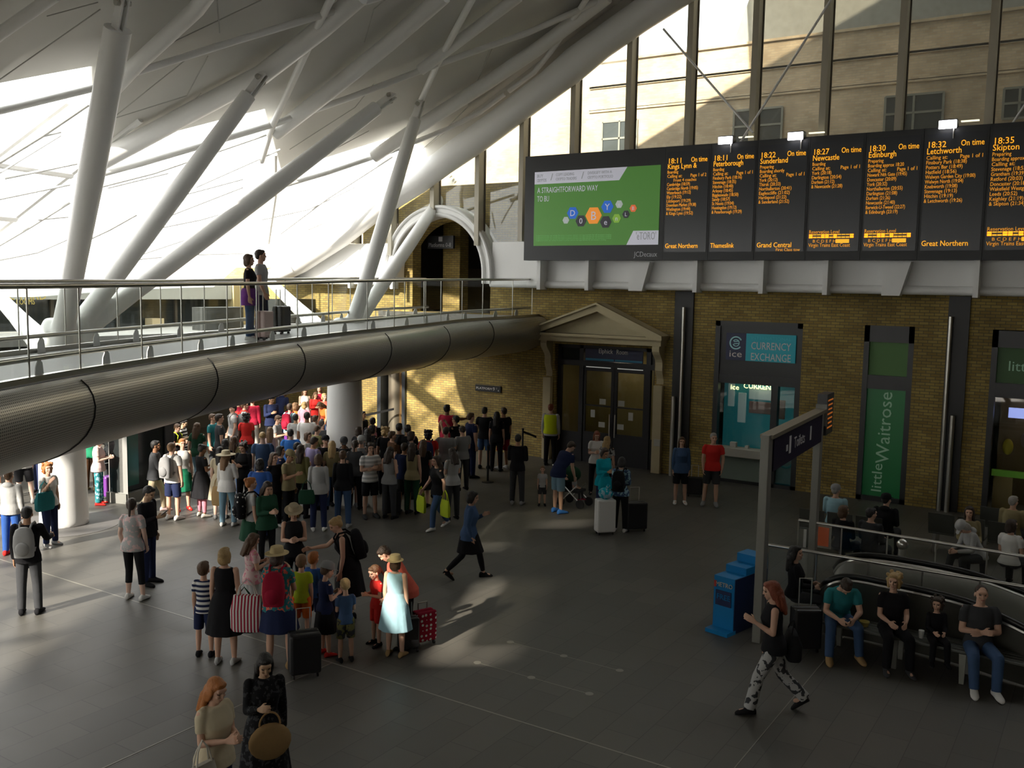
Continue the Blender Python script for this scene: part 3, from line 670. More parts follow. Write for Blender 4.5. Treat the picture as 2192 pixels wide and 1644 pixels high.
# pediment door
dx0, dx1 = door_x; dc = (dx0+dx1)/2
t = empty('pediment_doorway', (dc, D, 0), 'dark double doors under a cream triangular pediment, sign reads Elphick Room', 'doorway')
pL, pR, pT = -15.45, -11.0, 4.86
zb, zt = 3.72, 3.97
MB().prism([(pL, D, zb), (pR, D, zb), (pR, D, zt), (pL, D, zt)], (0, -.42, 0)).build('cornice', M_stone, t)
MB().prism([(pL-.06, D, zt-.08), (pR+.06, D, zt-.08), (pR+.06, D, zt), (pL-.06, D, zt)], (0, -.52, 0)).build('cornice_lip', M_stone, t)
for s, xe in ((-1, pL-.08), (1, pR+.08)):
    MB().prism([(xe, D, zt), (xe-s*.5, D, zt), (dc, D, pT-.2), (dc, D, pT)], (0, -.5, 0)).build('raking_cornice', M_stone, t)
    MB().prism([(xe, D, zt+.0), (xe, D, zt+.05), (dc, D, pT+.06), (dc, D, pT)], (0, -.58, 0)).build('raking_lip', M_stone, t)
MB().prism([(pL+.3, D, zt), (pR-.3, D, zt), (dc, D, pT-.15)], (0, -.2, 0)).build('tympanum', M_stone, t)
for s, x in ((-1, dx0-.18), (1, dx1+.18)):
    MB().box((x-.14, D-.16, 0), (x+.14, D, zb-1.15)).build('pilaster', M_stone, t, bevel=.015)
    q = MB(); P = []
    for i in range(15):
        u = i/14; P.append((D-.05-.33*(.5+.5*math.cos(math.pi*min(1, u*1.25)))*(1-u*.35)-.05*math.sin(u*12), zb-1.12*u))
    q.prism([(x-.11, y, z) for y, z in P]+[(x-.11, D, zb-1.12), (x-.11, D, zb)], (.22, 0, 0)); q.build('console_bracket', M_stone, t)
M_frame = mat('near_black_door_frame', (.018, .018, .022), .45); M_navy = mat('navy_sign_panel', (.035, .04, .09), .5)
yd = D+.28
fr = MB()
for x in (dx0, dx0+.62, dc-.02+.31-.31+.29, dx1-.62+.3, dx1): pass
xs4 = [dx0, dx0+.72, dx0+.86, dx1-.86+.3, dx1-.5+.3, dx1]
door_l, door_r = WY(1250, 790, yd).x, WY(1386, 790, yd).x; doorc = (door_l+door_r)/2
for x in (dx0+.05, door_l-.06, door_r+.06, dx1-.05): fr.box((x-.07, yd-.06, 0), (x+.07, yd+.06, 3.62))
zT = WY(1300, 786, yd).z
fr.box((dx0, yd-.08, zT), (dx1, yd+.08, zT+.16)); fr.box((dx0, yd-.06, 3.5), (dx1, yd+.06, 3.62)); 
fr.build('frame', M_frame, t)
for x0_, x1_ in ((dx0+.12, door_l-.13), (door_r+.13, dx1-.12)):
    MB().box((x0_, yd, .9), (x1_, yd+.012, zT)).build('side_light', M_glass, t); MB().box((x0_, yd-.02, 0), (x1_, yd+.03, .9)).build('kick_panel', M_frame, t)
    MB().box((x0_, yd, zT+.16), (x1_, yd+.012, 3.5)).build('top_light', M_dglass, t)
for s, (xa_, xb_) in ((-1, (door_l, doorc-.01)), (1, (doorc+.01, door_r))):
    dl = MB(); dl.box((xa_, yd-.03, 0), (xb_, yd+.03, .95)); dl.box((xa_, yd-.03, .95), (xa_+.09, yd+.03, zT-.12)); dl.box((xb_-.09, yd-.03, .95), (xb_, yd+.03, zT-.12)); dl.box((xa_, yd-.03, zT-.14), (xb_, yd+.03, zT)); dl.box((xa_, yd-.03, 1.75), (xb_, yd+.03, 1.79))
    dob = dl.build('door', M_frame, t)
    MB().box((xa_+.09, yd-.005, .95), (xb_-.09, yd+.005, zT-.14)).build('pane', M_glass, dob)
    xh = doorc+s*.09; MB().tube([(xh, yd-.1, .85), (xh, yd-.1, 1.55)], .022, 8).build('handle', M_steel, dob)
M_paper = mat('white_paper_notice', (.62, .62, .58), .8)
for px, py, w, hh in ((1290, 860, .21, .17), (1330, 864, .21, .17), (1269, 885, .14, .23), (1350, 892, .15, .24), (1288, 909, .21, .16), (1328, 914, .21, .16)):
    q = WY(px, py, yd-.04); MB().box((q.x-w/2, yd-.045, q.z-hh/2), (q.x+w/2, yd-.035, q.z+hh/2)).build('paper_notice', M_paper, t)
a = WY(1254, 728, yd-.05); c = WY(1376, 788, yd-.05)
sg = MB().box((a.x, yd-.06, c.z+.12), (c.x, yd-.03, 3.52)).build('sign_panel', M_navy, t)
for xq0, xq1 in ((a.x+.02, doorc-.02), (doorc+.02, c.x-.02)): MB().box((xq0, yd-.068, c.z+.14), (xq1, yd-.06, c.z+.2)).build('blue_stripe', mat('light_blue_stripe', (.03, .22, .38), .5), sg)
zt_ = WY(1300, 757, yd-.07).z
text('Elphick', 'lettering', M_wl, (WY(1281, 757, yd-.07).x, yd-.066, zt_), .2, sg, width=WY(1311, 757, yd-.07).x-WY(1281, 757, yd-.07).x)
text('Room', 'lettering', M_wl, (WY(1319, 757, yd-.07).x, yd-.066, zt_), .2, sg, width=WY(1343, 757, yd-.07).x-WY(1319, 757, yd-.07).x)
for xq in ((door_l+doorc)/2, (door_r+doorc)/2): MB().box((xq-.42, yd-.07, zT-.03), (xq+.42, yd-.06, zT-.005)).build('lit_strip', mat('pale_strip', (.8, .8, .75), .4, emis=.25), t)
q = WY(1406, 948, D-.2); tag(MB().box((q.x-.1, D-.2, q.z-.1), (q.x+.1, D-.15, q.z+.1)).build('door_button', M_steel, bevel=.01), 'square steel door release box on the right pilaster of the pediment door', 'button')
# interior of that room: warm dim
M_dimroom = mat('dim_ochre_room', (.30, .24, .09), .8)
struct(MB().box((dx0-.3, D+2.2, 0), (dx1+.3, D+2.3, 3.8)).build('wall_door_room', M_dimroom))
struct(MB().box((dx0-.4, D+.45, 0), (dx0-.3, D+2.3, 3.8)).build('wall_door_room_left', M_dimroom))
LAMPS = []
def lamp(name, loc, w, e, col=(1, .85, .6)):
    l = bpy.data.lights.new(name, 'AREA'); l.size = w; l.energy = e; l.color = col; o = bpy.data.objects.new(name, l); COL.objects.link(o); o.location = loc; return o
for nm_, xy_, e_ in (('room_lamp', ((dx0+dx1)/2, D+1.3, 3.4), 5), ('room_lamp', (-1.2, D+1.1, 3.2), 6), ('room_lamp', ((ice_x[0]+ice_x[1])/2, D+.35, 2.85), 2.5)): lamp(nm_, xy_, .5, e_)
# currency kiosk window
ix0, ix1 = ice_x; yi = D+.1
t = empty('currency_window', ((ix0+ix1)/2, D, 0), 'teal-lit currency exchange window with counter in the brick wall', 'shopfront')
M_teal = mat('teal_panel', (.0, .20, .24), .5); M_teal2 = mat('teal_interior', (.02, .22, .25), .6, emis=.10); M_ind = mat('indigo_panel', (.03, .035, .09), .5)
fr = MB(); fr.box((ix0, yi-.1, 0), (ix0+.14, yi+.1, 4.5)); fr.box((ix1-.14, yi-.1, 0), (ix1, yi+.1, 4.5)); fr.box((ix0, yi-.1, 4.36), (ix1, yi+.1, 4.5)); fr.box((ix0+.14, yi-.08, 2.78), (ix1-.14, yi+.08, 3.02)); fr.box((ix0+.14, yi-.05, 3.02), (ix1-.14, yi-.02, 4.36))
xm = WY(1660, 850, yi).x; fr.box((xm-.09, yi-.1, 0), (xm+.09, yi+.1, 2.8)); fr.box((ix0, yi-.1, 0), (ix1, yi+.1, .1)); fr.build('frame', M_dark, t)
a = WY(1556, 712, yi-.12); c = WY(1596, 772, yi-.12); e = WY(1726, 780, yi-.12); e.x = min(e.x, ix1-.16)
sp = MB().box((a.x, yi-.14, c.z), (c.x, yi-.1, a.z)).build('logo_panel', M_ind, t)
M_tl = mat('teal_sign_face', (.02, .30, .36), .5, emis=.12)
s2 = MB().box((c.x, yi-.14, c.z), (e.x, yi-.1, a.z)).build('sign_face', M_tl, t)
M_sl = mat('pale_pink_grey_letters', (.55, .5, .48), .6, emis=.08)
text('ice', 'lettering', M_sl, (a.x+.09, yi-.145, c.z+.09), .26, sp, width=(c.x-a.x)*.62)
cxl, czl = (a.x+c.x)/2, a.z-.27
ring = MB(); n = 28
for r_, th0, th1, w in ((.165, .5, 5.6, .045), (.09, 3.6, 8.8, .03)):
    P = [Vector((cxl+r_*math.cos(th0+(th1-th0)*i/n), yi-.145, czl+r_*math.sin(th0+(th1-th0)*i/n))) for i in range(n+1)]; ring.tube(P, w*.45, 6)
ring.tube([(cxl-.06, yi-.145, czl+.03), (cxl+.07, yi-.145, czl+.05)], .014, 6); ring.tube([(cxl-.06, yi-.145, czl-.03), (cxl+.07, yi-.145, czl-.01)], .014, 6)
ring.build('logo', mat('pale_teal_logo', (.35, .62, .65), .5, emis=.08), sp)
wT = e.x-c.x
text('INTERNATIONAL', 'lettering', mat('dim_teal_letters', (.05, .42, .48), .5, emis=.08), (c.x+.14, yi-.145, a.z-.15), .11, s2, width=wT*.8)
text('CURRENCY', 'lettering', M_sl, (c.x+.14, yi-.145, a.z-.42), .29, s2, width=wT*.8); text('EXCHANGE', 'lettering', M_sl, (c.x+.14, yi-.145, a.z-.72), .29, s2, width=wT*.8)
# glazing and inside
MB().box((ix0+.14, yi, 1.0), (xm-.09, yi+.012, 2.78)).build('window_pane', M_glass, t); MB().box((xm+.09, yi, .1), (ix1-.14, yi+.012, 2.78)).build('window_pane', M_glass, t)
MB().box((ix0+.1, D+.62, 0), (ix1-.1, D+.66, 3.0)).build('back_panel', M_teal2, t)
a = WY(1556, 963, yi-.4); 
MB().box((ix0+.1, D-.32, .78), (xm-.05, D+.1, 1.02)).build('counter', mat('white_counter', (.5, .48, .42), .5), t, bevel=.02)
MB().box((ix0+.1, D-.05, .1), (xm-.05, D+.08, .78)).build('counter_front', mat('frosted_pale_green_panel', (.20, .25, .21), .5), t)
MB().box((ix1-.9, D+.13, .12), (ix1-.16, D+.15, 1.25)).build('frosted_panel', mat('frosted_teal_panel', (.10, .20, .21), .5), t)
q = WY(1682, 985, D+.1); P = [Vector((q.x+.2*math.cos(i/20*5.4+.5), D+.11, .78+.2*math.sin(i/20*5.4+.5))) for i in range(21)]; MB().tube(P, .035, 6).build('frosted_logo', mat('teal_ring', (.03, .2, .22), .5), t)
M_lit = mat('lit_yellow_letters', (1, .95, .45), .5, emis=2.0)
q = WY(1592, 808, D+.5); text('CURREN', 'lettering', M_lit, (q.x, D+.5, 2.62), .2, t, width=(WY(1650, 808, D+.5)-q).x)
q = WY(1564, 812, D+.5); text('ice', 'lettering', M_lit, (q.x, D+.5, 2.56), .2, t, width=.24)
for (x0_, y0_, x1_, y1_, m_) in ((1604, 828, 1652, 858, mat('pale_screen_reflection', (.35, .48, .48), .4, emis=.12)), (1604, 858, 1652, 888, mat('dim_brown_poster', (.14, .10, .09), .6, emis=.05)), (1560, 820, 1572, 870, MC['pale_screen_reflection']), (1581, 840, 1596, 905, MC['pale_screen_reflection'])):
    a = WY(x0_, y0_, D+.55); c = WY(x1_, y1_, D+.55); MB().box((a.x, D+.52, c.z), (c.x, D+.56, a.z)).build('poster_and_reflection', m_, t, bevel=.02)  # pale plates paint screen reflections as a faint glow; the brown one is a poster
a = WY(1664, 856, D+.4); c = WY(1680, 898, D+.4); MB().box((a.x, D+.35, c.z), (c.x, D+.42, a.z)).build('rate_screen', mat('brown_screen', (.12, .09, .04), .5), t, bevel=.02)
for px, w in ((1571, .18), (1600, .1)):
    q = WY(px, 962, D-.05); tag(MB().box((q.x-w/2, D-.15, 1.02), (q.x+w/2, D-.03, 1.02+w*.8)).build('paper_holder', M_paper, bevel=.01), '%s white leaflet holder on the currency counter' % ('larger' if w > .15 else 'smaller'), 'holder')
# green shop window
wx0, wx1 = wai_x
M_green = mat('green_window_film', (.012, .16, .045), .35, emis=.06); M_green2 = mat('olive_green_panel', (.06, .15, .035), .5, emis=.05)
def tall_window(x0, x1, lab, nm):
    t = empty(nm, ((x0+x1)/2, D, 0), lab, 'shopfront'); fr = MB()
    fr.box((x0, yi-.1, 0), (x0+.13, yi+.1, 4.52)); fr.box((x1-.13, yi-.1, 0), (x1, yi+.1, 4.52)); fr.box((x0, yi-.1, 4.1), (x1, yi+.1, 4.52)); fr.box((x0, yi-.09, 2.9), (x1, yi+.09, 3.25)); fr.box((x0, yi-.1, 0), (x1, yi+.1, .12)); fr.build('frame', M_dark, t); return t
t = tall_window(wx0, wx1, 'narrow green shop window with a vertical white name, left of the steel pipes', 'shop_window')
MB().box((wx0+.13, yi, 3.25), (wx1-.13, yi+.03, 4.1)).build('upper_panel', M_green2, t); gp = MB().box((wx0+.13, yi, .12), (wx1-.13, yi+.03, 2.9)).build('green_panel', M_green, t)
M_gl = mat('pale_green_letters', (.30, .50, .34), .6, emis=.08)
a = WY(1912, 1068, yi-.01); c = WY(1912, 1002, yi-.01)
text('little', 'lettering', M_gl, (wx0+.60, yi-.012, .22), .36, gp, ax=(0, 0, 1), up=(-1, 0, 0), width=.72)
text('Waitrose', 'lettering', M_gl, (wx0+.74, yi-.012, .98), .46, gp, ax=(0, 0, 1), up=(-1, 0, 0), width=1.85)
sx0, sx1 = sho_x
t = tall_window(sx0, sx1, 'shop entrance window at the right edge with a green name board', 'shop_window')
up_ = MB().box((sx0+.13, yi, 3.25), (sx1-.13, yi+.03, 4.1)).build('upper_panel', mat('dark_green_board', (.04, .10, .03), .5, emis=.03), t)
text('little', 'lettering', M_gl, (sx0+.36, yi-.012, 3.55), .34, up_, width=.6)
MB().box((sx0+.13, yi, .12), (sx1-.13, yi+.012, 2.9)).build('window_pane', M_glass, t)
MB().box((sx0+.1, D+1.9, 0), (sx1, D+1.95, 3.2)).build('interior_wall', mat('dim_brown_shop_interior', (.16, .12, .06), .8), t)
MB().box((sx0+.15, D+.3, .95), (sx1, D+.42, 1.1)).build('green_shelf', mat('bright_green_shelf', (.16, .42, .03), .5, emis=.05), t)
MB().box((sx0+.2, D+.32, .1), (sx0+.62, D+.42, .95)).build('shelf_box', mat('tan_box', (.3, .22, .08), .7), t)
MB().box((sx0+.35, D+1.2, 2.3), (sx0+.75, D+1.25, 2.55)).build('screen', mat('blue_screen', (.35, .42, .9), .5, emis=.9), t)
for dx, dz, m_ in ((.2, 1.5, mat('yellow_bag_blur', (.5, .42, .03), .7)), (.75, 1.7, mat('dim_mauve', (.25, .18, .16), .7)), (.9, 1.25, mat('dim_pink', (.3, .2, .18), .7))):
    MB().ell((sx0+.3+dx*.7, D+.6, dz+.15), (.12, .08, .2)).build('display_item', m_, t, smooth=True)
# pipes
def pipes(px, top_y, px_b, lab):
    # recessed black chase and two steel pipes
    a = WY(px, 640, D); t = empty('downpipe_pair', (a.x, D-.12, 0), lab, 'pipe')
    return t, a.x
t, x = pipes(1468, 640, 1455, 'pair of steel downpipes on a black backing, right of the pediment door')
MB().box((x-.3, D-.06, .0), (x+.26, D, 5.3)).build('backing', M_black, t); MB().tube([(x+.02, D-.16, 0), (x+.02, D-.16, 4.85)], .05, 14).build('pipe', M_steel, t, smooth=True); MB().tube([(x-.2, D-.16, 0), (x-.2, D-.16, 2.3)], .06, 14).build('pipe', M_steel, t, smooth=True)
t, x = pipes(2052, 640, 2030, 'pair of steel downpipes on a black backing, between the two green shop windows')
MB().box((x-.2, D-.06, .0), (x+.28, D, 5.3)).build('backing', M_black, t); MB().tube([(x-.12, D-.16, 0), (x-.12, D-.16, 4.8)], .05, 14).build('pipe', M_steel, t, smooth=True); MB().tube([(x+.06, D-.18, 0), (x+.06, D-.18, 2.4)], .06, 14).build('pipe', M_steel, t, smooth=True)
# ================================================================ departure screens
YB = D-1.15
def bx_(px): return WY(px, 450, YB).x
Z0, Z1 = 6.13, 9.17
M_case = mat('screen_housing', (.028, .03, .032), .5); M_scr = mat('led_screen_face', (.055, .06, .068), .25); M_amber = mat('amber_leds', (1, .42, .02), .5, emis=.95); M_amber2 = mat('amber_leds_dim', (1, .42, .03), .5, emis=.5)  # M_scr grey lifted to paint in the reflected sheen of the hall
xa, xb_ = WY(1123, 450, YB).x, WY(1421, 450, YB).x
t = empty('advertising_screen', ((xa+xb_)/2, YB, Z0), 'large green advertising screen at the left end of the departure screens', 'screen')
MB().box((xa, YB, Z0), (xb_, YB+.3, Z1)).build('housing', M_case, t)
a = WY(1145, 371, YB-.01); c = WY(1409, 522, YB-.01); ax0, ax1 = a.x, c.x
az1, az0 = (WY(1145, 369, YB).z+WY(1412, 353, YB).z)/2, (WY(1145, 527, YB).z+WY(1410, 523, YB).z)/2
W_, H_ = ax1-ax0, az1-az0
M_ag = mat('ad_green', (.085, .25, .045), .5, emis=.36); M_aw = mat('ad_white', (.55, .55, .62), .5, emis=.42); M_at = mat('ad_grey_text', (.35, .36, .38), .5, emis=.2)
def AP(u, v, dy=.0): return (ax0+W_*u, YB-.012-dy, az0+H_*v)
disp = MB().box((ax0, YB-.012, az0), (ax1, YB, az1)).build('display', M_ag, t)
MB().prism([AP(0, .835), AP(.69, .835), AP(.75, 1), AP(0, 1)], (0, -.003, 0)).build('white_band', M_aw, disp)
MB().prism([AP(.76, 0), AP(1, 0), AP(1, .18), AP(.81, .18)], (0, -.003, 0)).build('white_band', M_aw, disp)
def at(s, u, v, size, w, m): return text(s, 'lettering', m, AP(u, v, .006), size, disp, width=W_*w, ext=.002)
at('BUY', .02, .925, .13, .05, M_at); at('CRYPTOS', .02, .865, .13, .08, M_at); at('/', .135, .88, .28, .02, M_at); at('COPY LEADING', .18, .93, .12, .15, M_at); at('CRYPTO TRADERS', .18, .872, .12, .17, M_at); at('/', .39, .88, .28, .02, M_at)
at('DIVERSIFY WITH A', .44, .93, .12, .19, M_at); at('CRYPTO PORTFOLIO', .44, .872, .12, .2, M_at)
at('A STRAIGHTFORWARD WAY', .025, .715, .23, .5, M_aw); at('TO BU', .025, .60, .23, .1, M_aw); at("'eTORO'", .83, .065, .3, .15, M_at)
for i in range(4): at('Cryptocurrencies can widely fluctuate in prices and are not appropriate for all investors trading', .02, .13-.022*i, .05, .62-.04*(i == 3), mat('ad_small_text', (.16, .40, .13), .5, emis=.5))
hexm = {'o': mat('ad_orange', (.85, .28, .03), .5, emis=.55), 'b': mat('ad_blue', (.02, .13, .55), .5, emis=.5), 'k': mat('ad_charcoal', (.04, .04, .05), .5, emis=.3), 'g': mat('ad_lime', (.22, .42, .05), .5, emis=.5), 'w': mat('ad_pale_grey', (.45, .5, .48), .5, emis=.4), 'r': mat('ad_red_orange', (.8, .16, .05), .5, emis=.45)}
for px, py, r_, c_, s_ in ((880, 775, 100, 'o', 'B'), (635, 745, 72, 'b', 'D'), (555, 830, 42, 'w', 'o'), (732, 838, 68, 'k', '0'), (1042, 672, 74, 'b', 'Y'), (1180, 642, 45, 'w', 'e'), (1022, 850, 70, 'k', 'e'), (1150, 808, 52, 'g', 'n'), (1260, 760, 44, 'k', 'L'), (1345, 690, 42, 'r', 'B')):
    q = WY(1110+px/5.48, 320+py/5.48, YB-.02); rr = r_/5.48/FPX*29.0
    hx = MB().prism([(q.x+rr*math.cos(math.pi/6+i*math.pi/3+math.pi/6), YB-.018, q.z+rr*math.sin(math.pi/6+i*math.pi/3+math.pi/6)) for i in range(6)], (0, -.004, 0)).build('hexagon_logo', hexm[c_], disp)
    text(s_, 'lettering', M_aw, (q.x, YB-.026, q.z-rr*.45), rr*1.3, hx, align='CENTER')
q0 = WY(1357, 552, YB-.01); text('JCDecaux', 'lettering', mat('ad_name_grey', (.4, .41, .42), .5, emis=.15), (q0.x, YB-.006, Z0+.10), .2, t, width=WY(1407, 552, YB-.01).x-q0.x)
# seven departure panels
edges = [1421, 1518, 1617, 1728, 1846, 1969, 2108, 2262]
V = 'Virgin Trains East Coast'
data = [('18:11', 'Kings Lynn &', ['Boarding', 'Calling at:', '      Front 4 coaches', 'Cambridge (18:59)', 'Cambridge North (19:05)', 'Waterbeach (19:12)', 'Ely (19:22)', 'Littleport (19:29)', 'Downham Market (19:38)', 'Watlington (19:44)', '& Kings Lynn (19:52)'], 1, 'Page 1 of 2', 'Great Northern', 0),
 ('18:11', 'Peterborough', ['Boarding', 'Calling at:', 'Finsbury Park (18:16)', 'Stevenage (18:35)', 'Hitchin (18:40)', 'Arlesey (18:45)', 'Biggleswade (18:50)', 'Sandy (18:57)', 'St Neots (19:04)', 'Huntingdon (19:12)', '& Peterborough (19:29)'], 1, 'Page 1 of 1', 'Thameslink', 0),
 ('18:22', 'Sunderland', ['Preparing', 'Boarding shortly', 'Calling at:', 'York (20:12)', 'Thirsk (20:33)', 'Northallerton (20:41)', 'Eaglescliffe (21:02)', 'Hartlepool (21:22)', '& Sunderland (21:52)'], 2, 'Page 1 of 1', 'Grand Central', 0),
 ('18:27', 'Newcastle', ['Boarding', 'Calling at:', 'York (20:18)', 'Darlington (20:54)', 'Durham (21:12)', '& Newcastle (21:28)'], 1, 'Page 1 of 1', V, 1),
 ('18:30', 'Edinburgh', ['Preparing', 'Boarding approx 18:20', 'Calling at:', 'Newark Nth Gate (19:45)', 'Doncaster (20:09)', 'York (20:32)', 'Northallerton (20:55)', 'Darlington (21:08)', 'Durham (21:26)', 'Newcastle (21:40)', 'Berwick-U-Tweed (22:27)', '& Edinburgh (23:19)'], 2, 'Page 1 of 1', V, 1),
 ('18:32', 'Letchworth', ['Calling at:', 'Finsbury Park (18:38)', 'Potters Bar (18:49)', 'Hatfield (18:56)', 'Welwyn Garden City (19:00)', 'Welwyn North (19:04)', 'Knebworth (19:08)', 'Stevenage (19:13)', 'Hitchin (19:19)', '& Letchworth (19:26)'], 0, 'Page 1 of 1', 'Great Northern', 0),
 ('18:35', 'Skipton', ['Preparing', 'Boarding approx 18:25', 'Calling at:', 'Stevenage (18:55)', 'Grantham (19:39)', 'Retford (20:03)', 'Doncaster (20:18)', 'Wakefield Westgate (20:36)', 'Leeds (20:52)', 'Keighley (21:19)', '& Skipton (21:34)'], 2, 'Page 1 of 1', V, 1)]
zr = lambda f: Z1-(Z1-Z0)*f
for k, (tm, dest, lines, pl, pg_, oper, res) in enumerate(data):
    x0, x1 = bx_(edges[k]), bx_(edges[k+1]); w = x1-x0
    t = empty('departure_screen', ((x0+x1)/2, YB, Z0), 'amber departure screen for the %s train to %s' % (tm, dest.replace(' &', '')), 'screen', 'departure screens above the concourse')
    MB().box((x0+.004, YB, Z0), (x1-.004, YB+.3, Z1)).build('housing', M_case, t)
    sc = MB().box((x0+.05, YB-.012, Z0+.22), (x1-.05, YB, Z1-.14)).build('screen', M_scr, t)
    xl = x0+.075; yT = YB-.018
    text(tm, 'time_lettering', M_amber, (xl, yT, zr(.150)), .20, sc, width=w*.27); text('On time', 'status_lettering', M_amber, (x1-.075-w*.37, yT, zr(.147)), .19, sc, width=w*.35)
    text(dest, 'destination_lettering', M_amber, (xl, yT, zr(.198)), .195, sc, width=w*min(.66, .053*len(dest)))
    for i, s in enumerate(lines):
        text(s, 'stop_lettering', M_amber2, (xl, yT, zr(.238+.0362*i)), .122, sc, width=w*(.0297*len(s.strip()))) if not s.startswith(' ') else text(s.strip(), 'stop_lettering', M_amber2, (xl+w*.14, yT, zr(.238+.0362*i)), .122, sc, width=w*.5)
    text(pg_, 'page_lettering', M_amber2, (x1-.09-w*.36, yT, zr(.238+.0362*pl)), .125, sc, width=w*.34)
    if res:
        text('Reservation Level', 'stop_lettering', M_amber2, (xl, yT, zr(.785)), .125, sc, width=w*.55)
        bb = MB(); x_ = xl; ww = w*.82/11
        for i in range(11):
            bb.box((xl+ww*i+.006, yT-.003, zr(.822)), (xl+ww*(i+1)-.006, yT, zr(.822)+.035)); bb.box((xl+ww*i+.006, yT-.003, zr(.822)+.07), (xl+ww*(i+1)-.006, yT, zr(.822)+.095))
            if i in (0, 3, 4, 6, 10): bb.box((xl+ww*i+.006, yT-.003, zr(.822)), (xl+ww*(i+1)-.006, yT, zr(.822)+.095))
        bb.build('coach_bar', mat('amber_bar', (1, .5, .03), .5, emis=.8), sc)
        text('B C D E F H', 'stop_lettering', M_amber2, (xl+ww, yT, zr(.858)), .105, sc, width=w*.42); MB().box((xl+w*.5, yT-.003, zr(.863)), (xl+w*.74, yT, zr(.863)+.095)).build('coach_box', MC['amber_bar'], sc)
        text(oper, 'operator_lettering', M_amber2, (xl, yT, zr(.893)), .13, sc, width=w*.76)
    else:
        text(oper, 'operator_lettering', M_amber, (xl, yT, zr(.893)), .18, sc, width=w*min(.74, .0515*len(oper)))
        if oper == 'Grand Central': text('First Class tow', 'operator_lettering', M_amber2, (xl+w*.38, yT, zr(.925)), .11, sc, width=w*.46)
# floodlights above the screens
M_flood = mat('lit_flood_face', (1, .96, 1), .4, emis=9)
for i, (px, py) in enumerate(((1553, 301), (1703, 292), (2029, 267))):
    q = WY(px, py, YB-.15); t = empty('floodlight', q, 'lit white floodlight on top of the departure screens, %s' % ('leftmost', 'middle one', 'rightmost')[i], 'lamp', 'floodlights above the departure screens')
    MB().box((q.x-.2, q.y+.0, q.z-.06), (q.x+.2, q.y+.25, q.z+.13)).build('housing', M_case, t, bevel=.02)
    MB().box((q.x-.19, q.y-.03, q.z-.09), (q.x+.19, q.y+.0, q.z+.1)).build('lens', M_flood, t, bevel=.02)
    MB().tube([(q.x+.12, q.y+.1, q.z-.3), (q.x+.12, q.y+.1, q.z)], .02, 8).build('stalk', M_steel, t)
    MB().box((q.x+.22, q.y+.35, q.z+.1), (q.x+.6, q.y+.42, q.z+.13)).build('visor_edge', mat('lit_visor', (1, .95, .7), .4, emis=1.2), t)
# ================================================================ right foreground: sign gantry, paper stand, escalators, bench
def post(pxb, pyb, pyt, w, dd):
    b_ = G(pxb, pyb); top = WX(pxb, pyt, b_.x)
    d = ray(pxb+8, pyt); tt = math.hypot(b_.x, b_.y)/math.hypot(d.x, d.y); return b_, HC+d.z*tt
pb1, pt1 = post(1622, 1372, 925, .1, .2); pb2, pt2 = post(1736, 1240, 880, .1, .2)
t = empty('wayfinding_gantry', pb1.lerp(pb2, .5), 'two-post steel wayfinding sign with dark panel and small departure display', 'sign')
u = (pb2-pb1); u.z = 0; Lg = u.length; u.normalize(); v = Vector((u.y, -u.x, 0))
ptop = (pt1+pt2)/2
M_sat = mat('satin_steel_post', (.24, .235, .21), .55, .35)
for pb in (pb1, pb2):
    MB().obox(pb+Vector((0, 0, ptop/2)), v*.065, u*.11, Vector((0, 0, ptop/2))).build('post', M_sat, t, bevel=.01)
    MB().obox(pb+u*.15+Vector((0, 0, ptop/2-.05)), v*.03, u*.05, Vector((0, 0, ptop/2-.05))).build('post_channel', mat('dark_bronze_channel', (.06, .05, .035), .5, .4), t)
MB().obox(pb1.lerp(pb2, .5)+u*.1+Vector((0, 0, ptop-.03)), u*(Lg/2+.12), v*.10, Vector((0, 0, .03))).build('top_rail', mat('brown_grey_top', (.22, .19, .14), .5, .3), t)
pn = MB().obox(pb1.lerp(pb2, .5)+u*.06+Vector((0, 0, ptop-.32)), u*(Lg/2-.12), v*.07, Vector((0, 0, .26))).build('sign_panel', mat('dark_violet_sign_panel', (.03, .025, .045), .85, spec=.1), t)
sd = -v if (-v).dot(-pb1) > 0 else v
axr = sd.cross(Vector((0, 0, 1)))*-1
c0 = pb1.lerp(pb2, .5)+u*.06+sd*.075+Vector((0, 0, ptop-.40))
text('Toilets', 'lettering', mat('pale_violet_lettering', (.6, .58, .62), .6), c0-axr*.45, .26, pn, ax=axr, width=.75)
MB().obox(c0-axr*.72+Vector((0, 0, .1)), axr*.06, sd*.004, Vector((0, 0, .14))).build('person_icon', MC['pale_violet_lettering'], pn); MB().obox(c0-axr*.92+Vector((0, 0, .07)), axr*.05, sd*.004, Vector((0, 0, .05))).build('arrow', MC['pale_violet_lettering'], pn)
MB().obox(c0+axr*.75+Vector((0, 0, .1)), axr*.05, sd*.004, Vector((0, 0, .12))).build('person_icon', MC['pale_violet_lettering'], pn)
e0 = pb2+u*.55+Vector((0, 0, ptop-.12))
db_ = MB().obox(e0-u*.05, u*.30, v*.09, Vector((0, 0, .38))).build('display_housing', M_dark, t); MB().obox(e0-u*.38, u*.03, v*.1, Vector((0, 0, .2))).build('end_plate', M_sat, t)
for i in range(7): MB().obox(e0-u*.05+sd*.092+Vector((0, 0, .26-.085*i)), u*(.22-.03*(i % 3)), sd*.003, Vector((0, 0, .014))).build('text_row', mat('orange_display_rows', (.8, .22, .03), .5, emis=.22), db_)
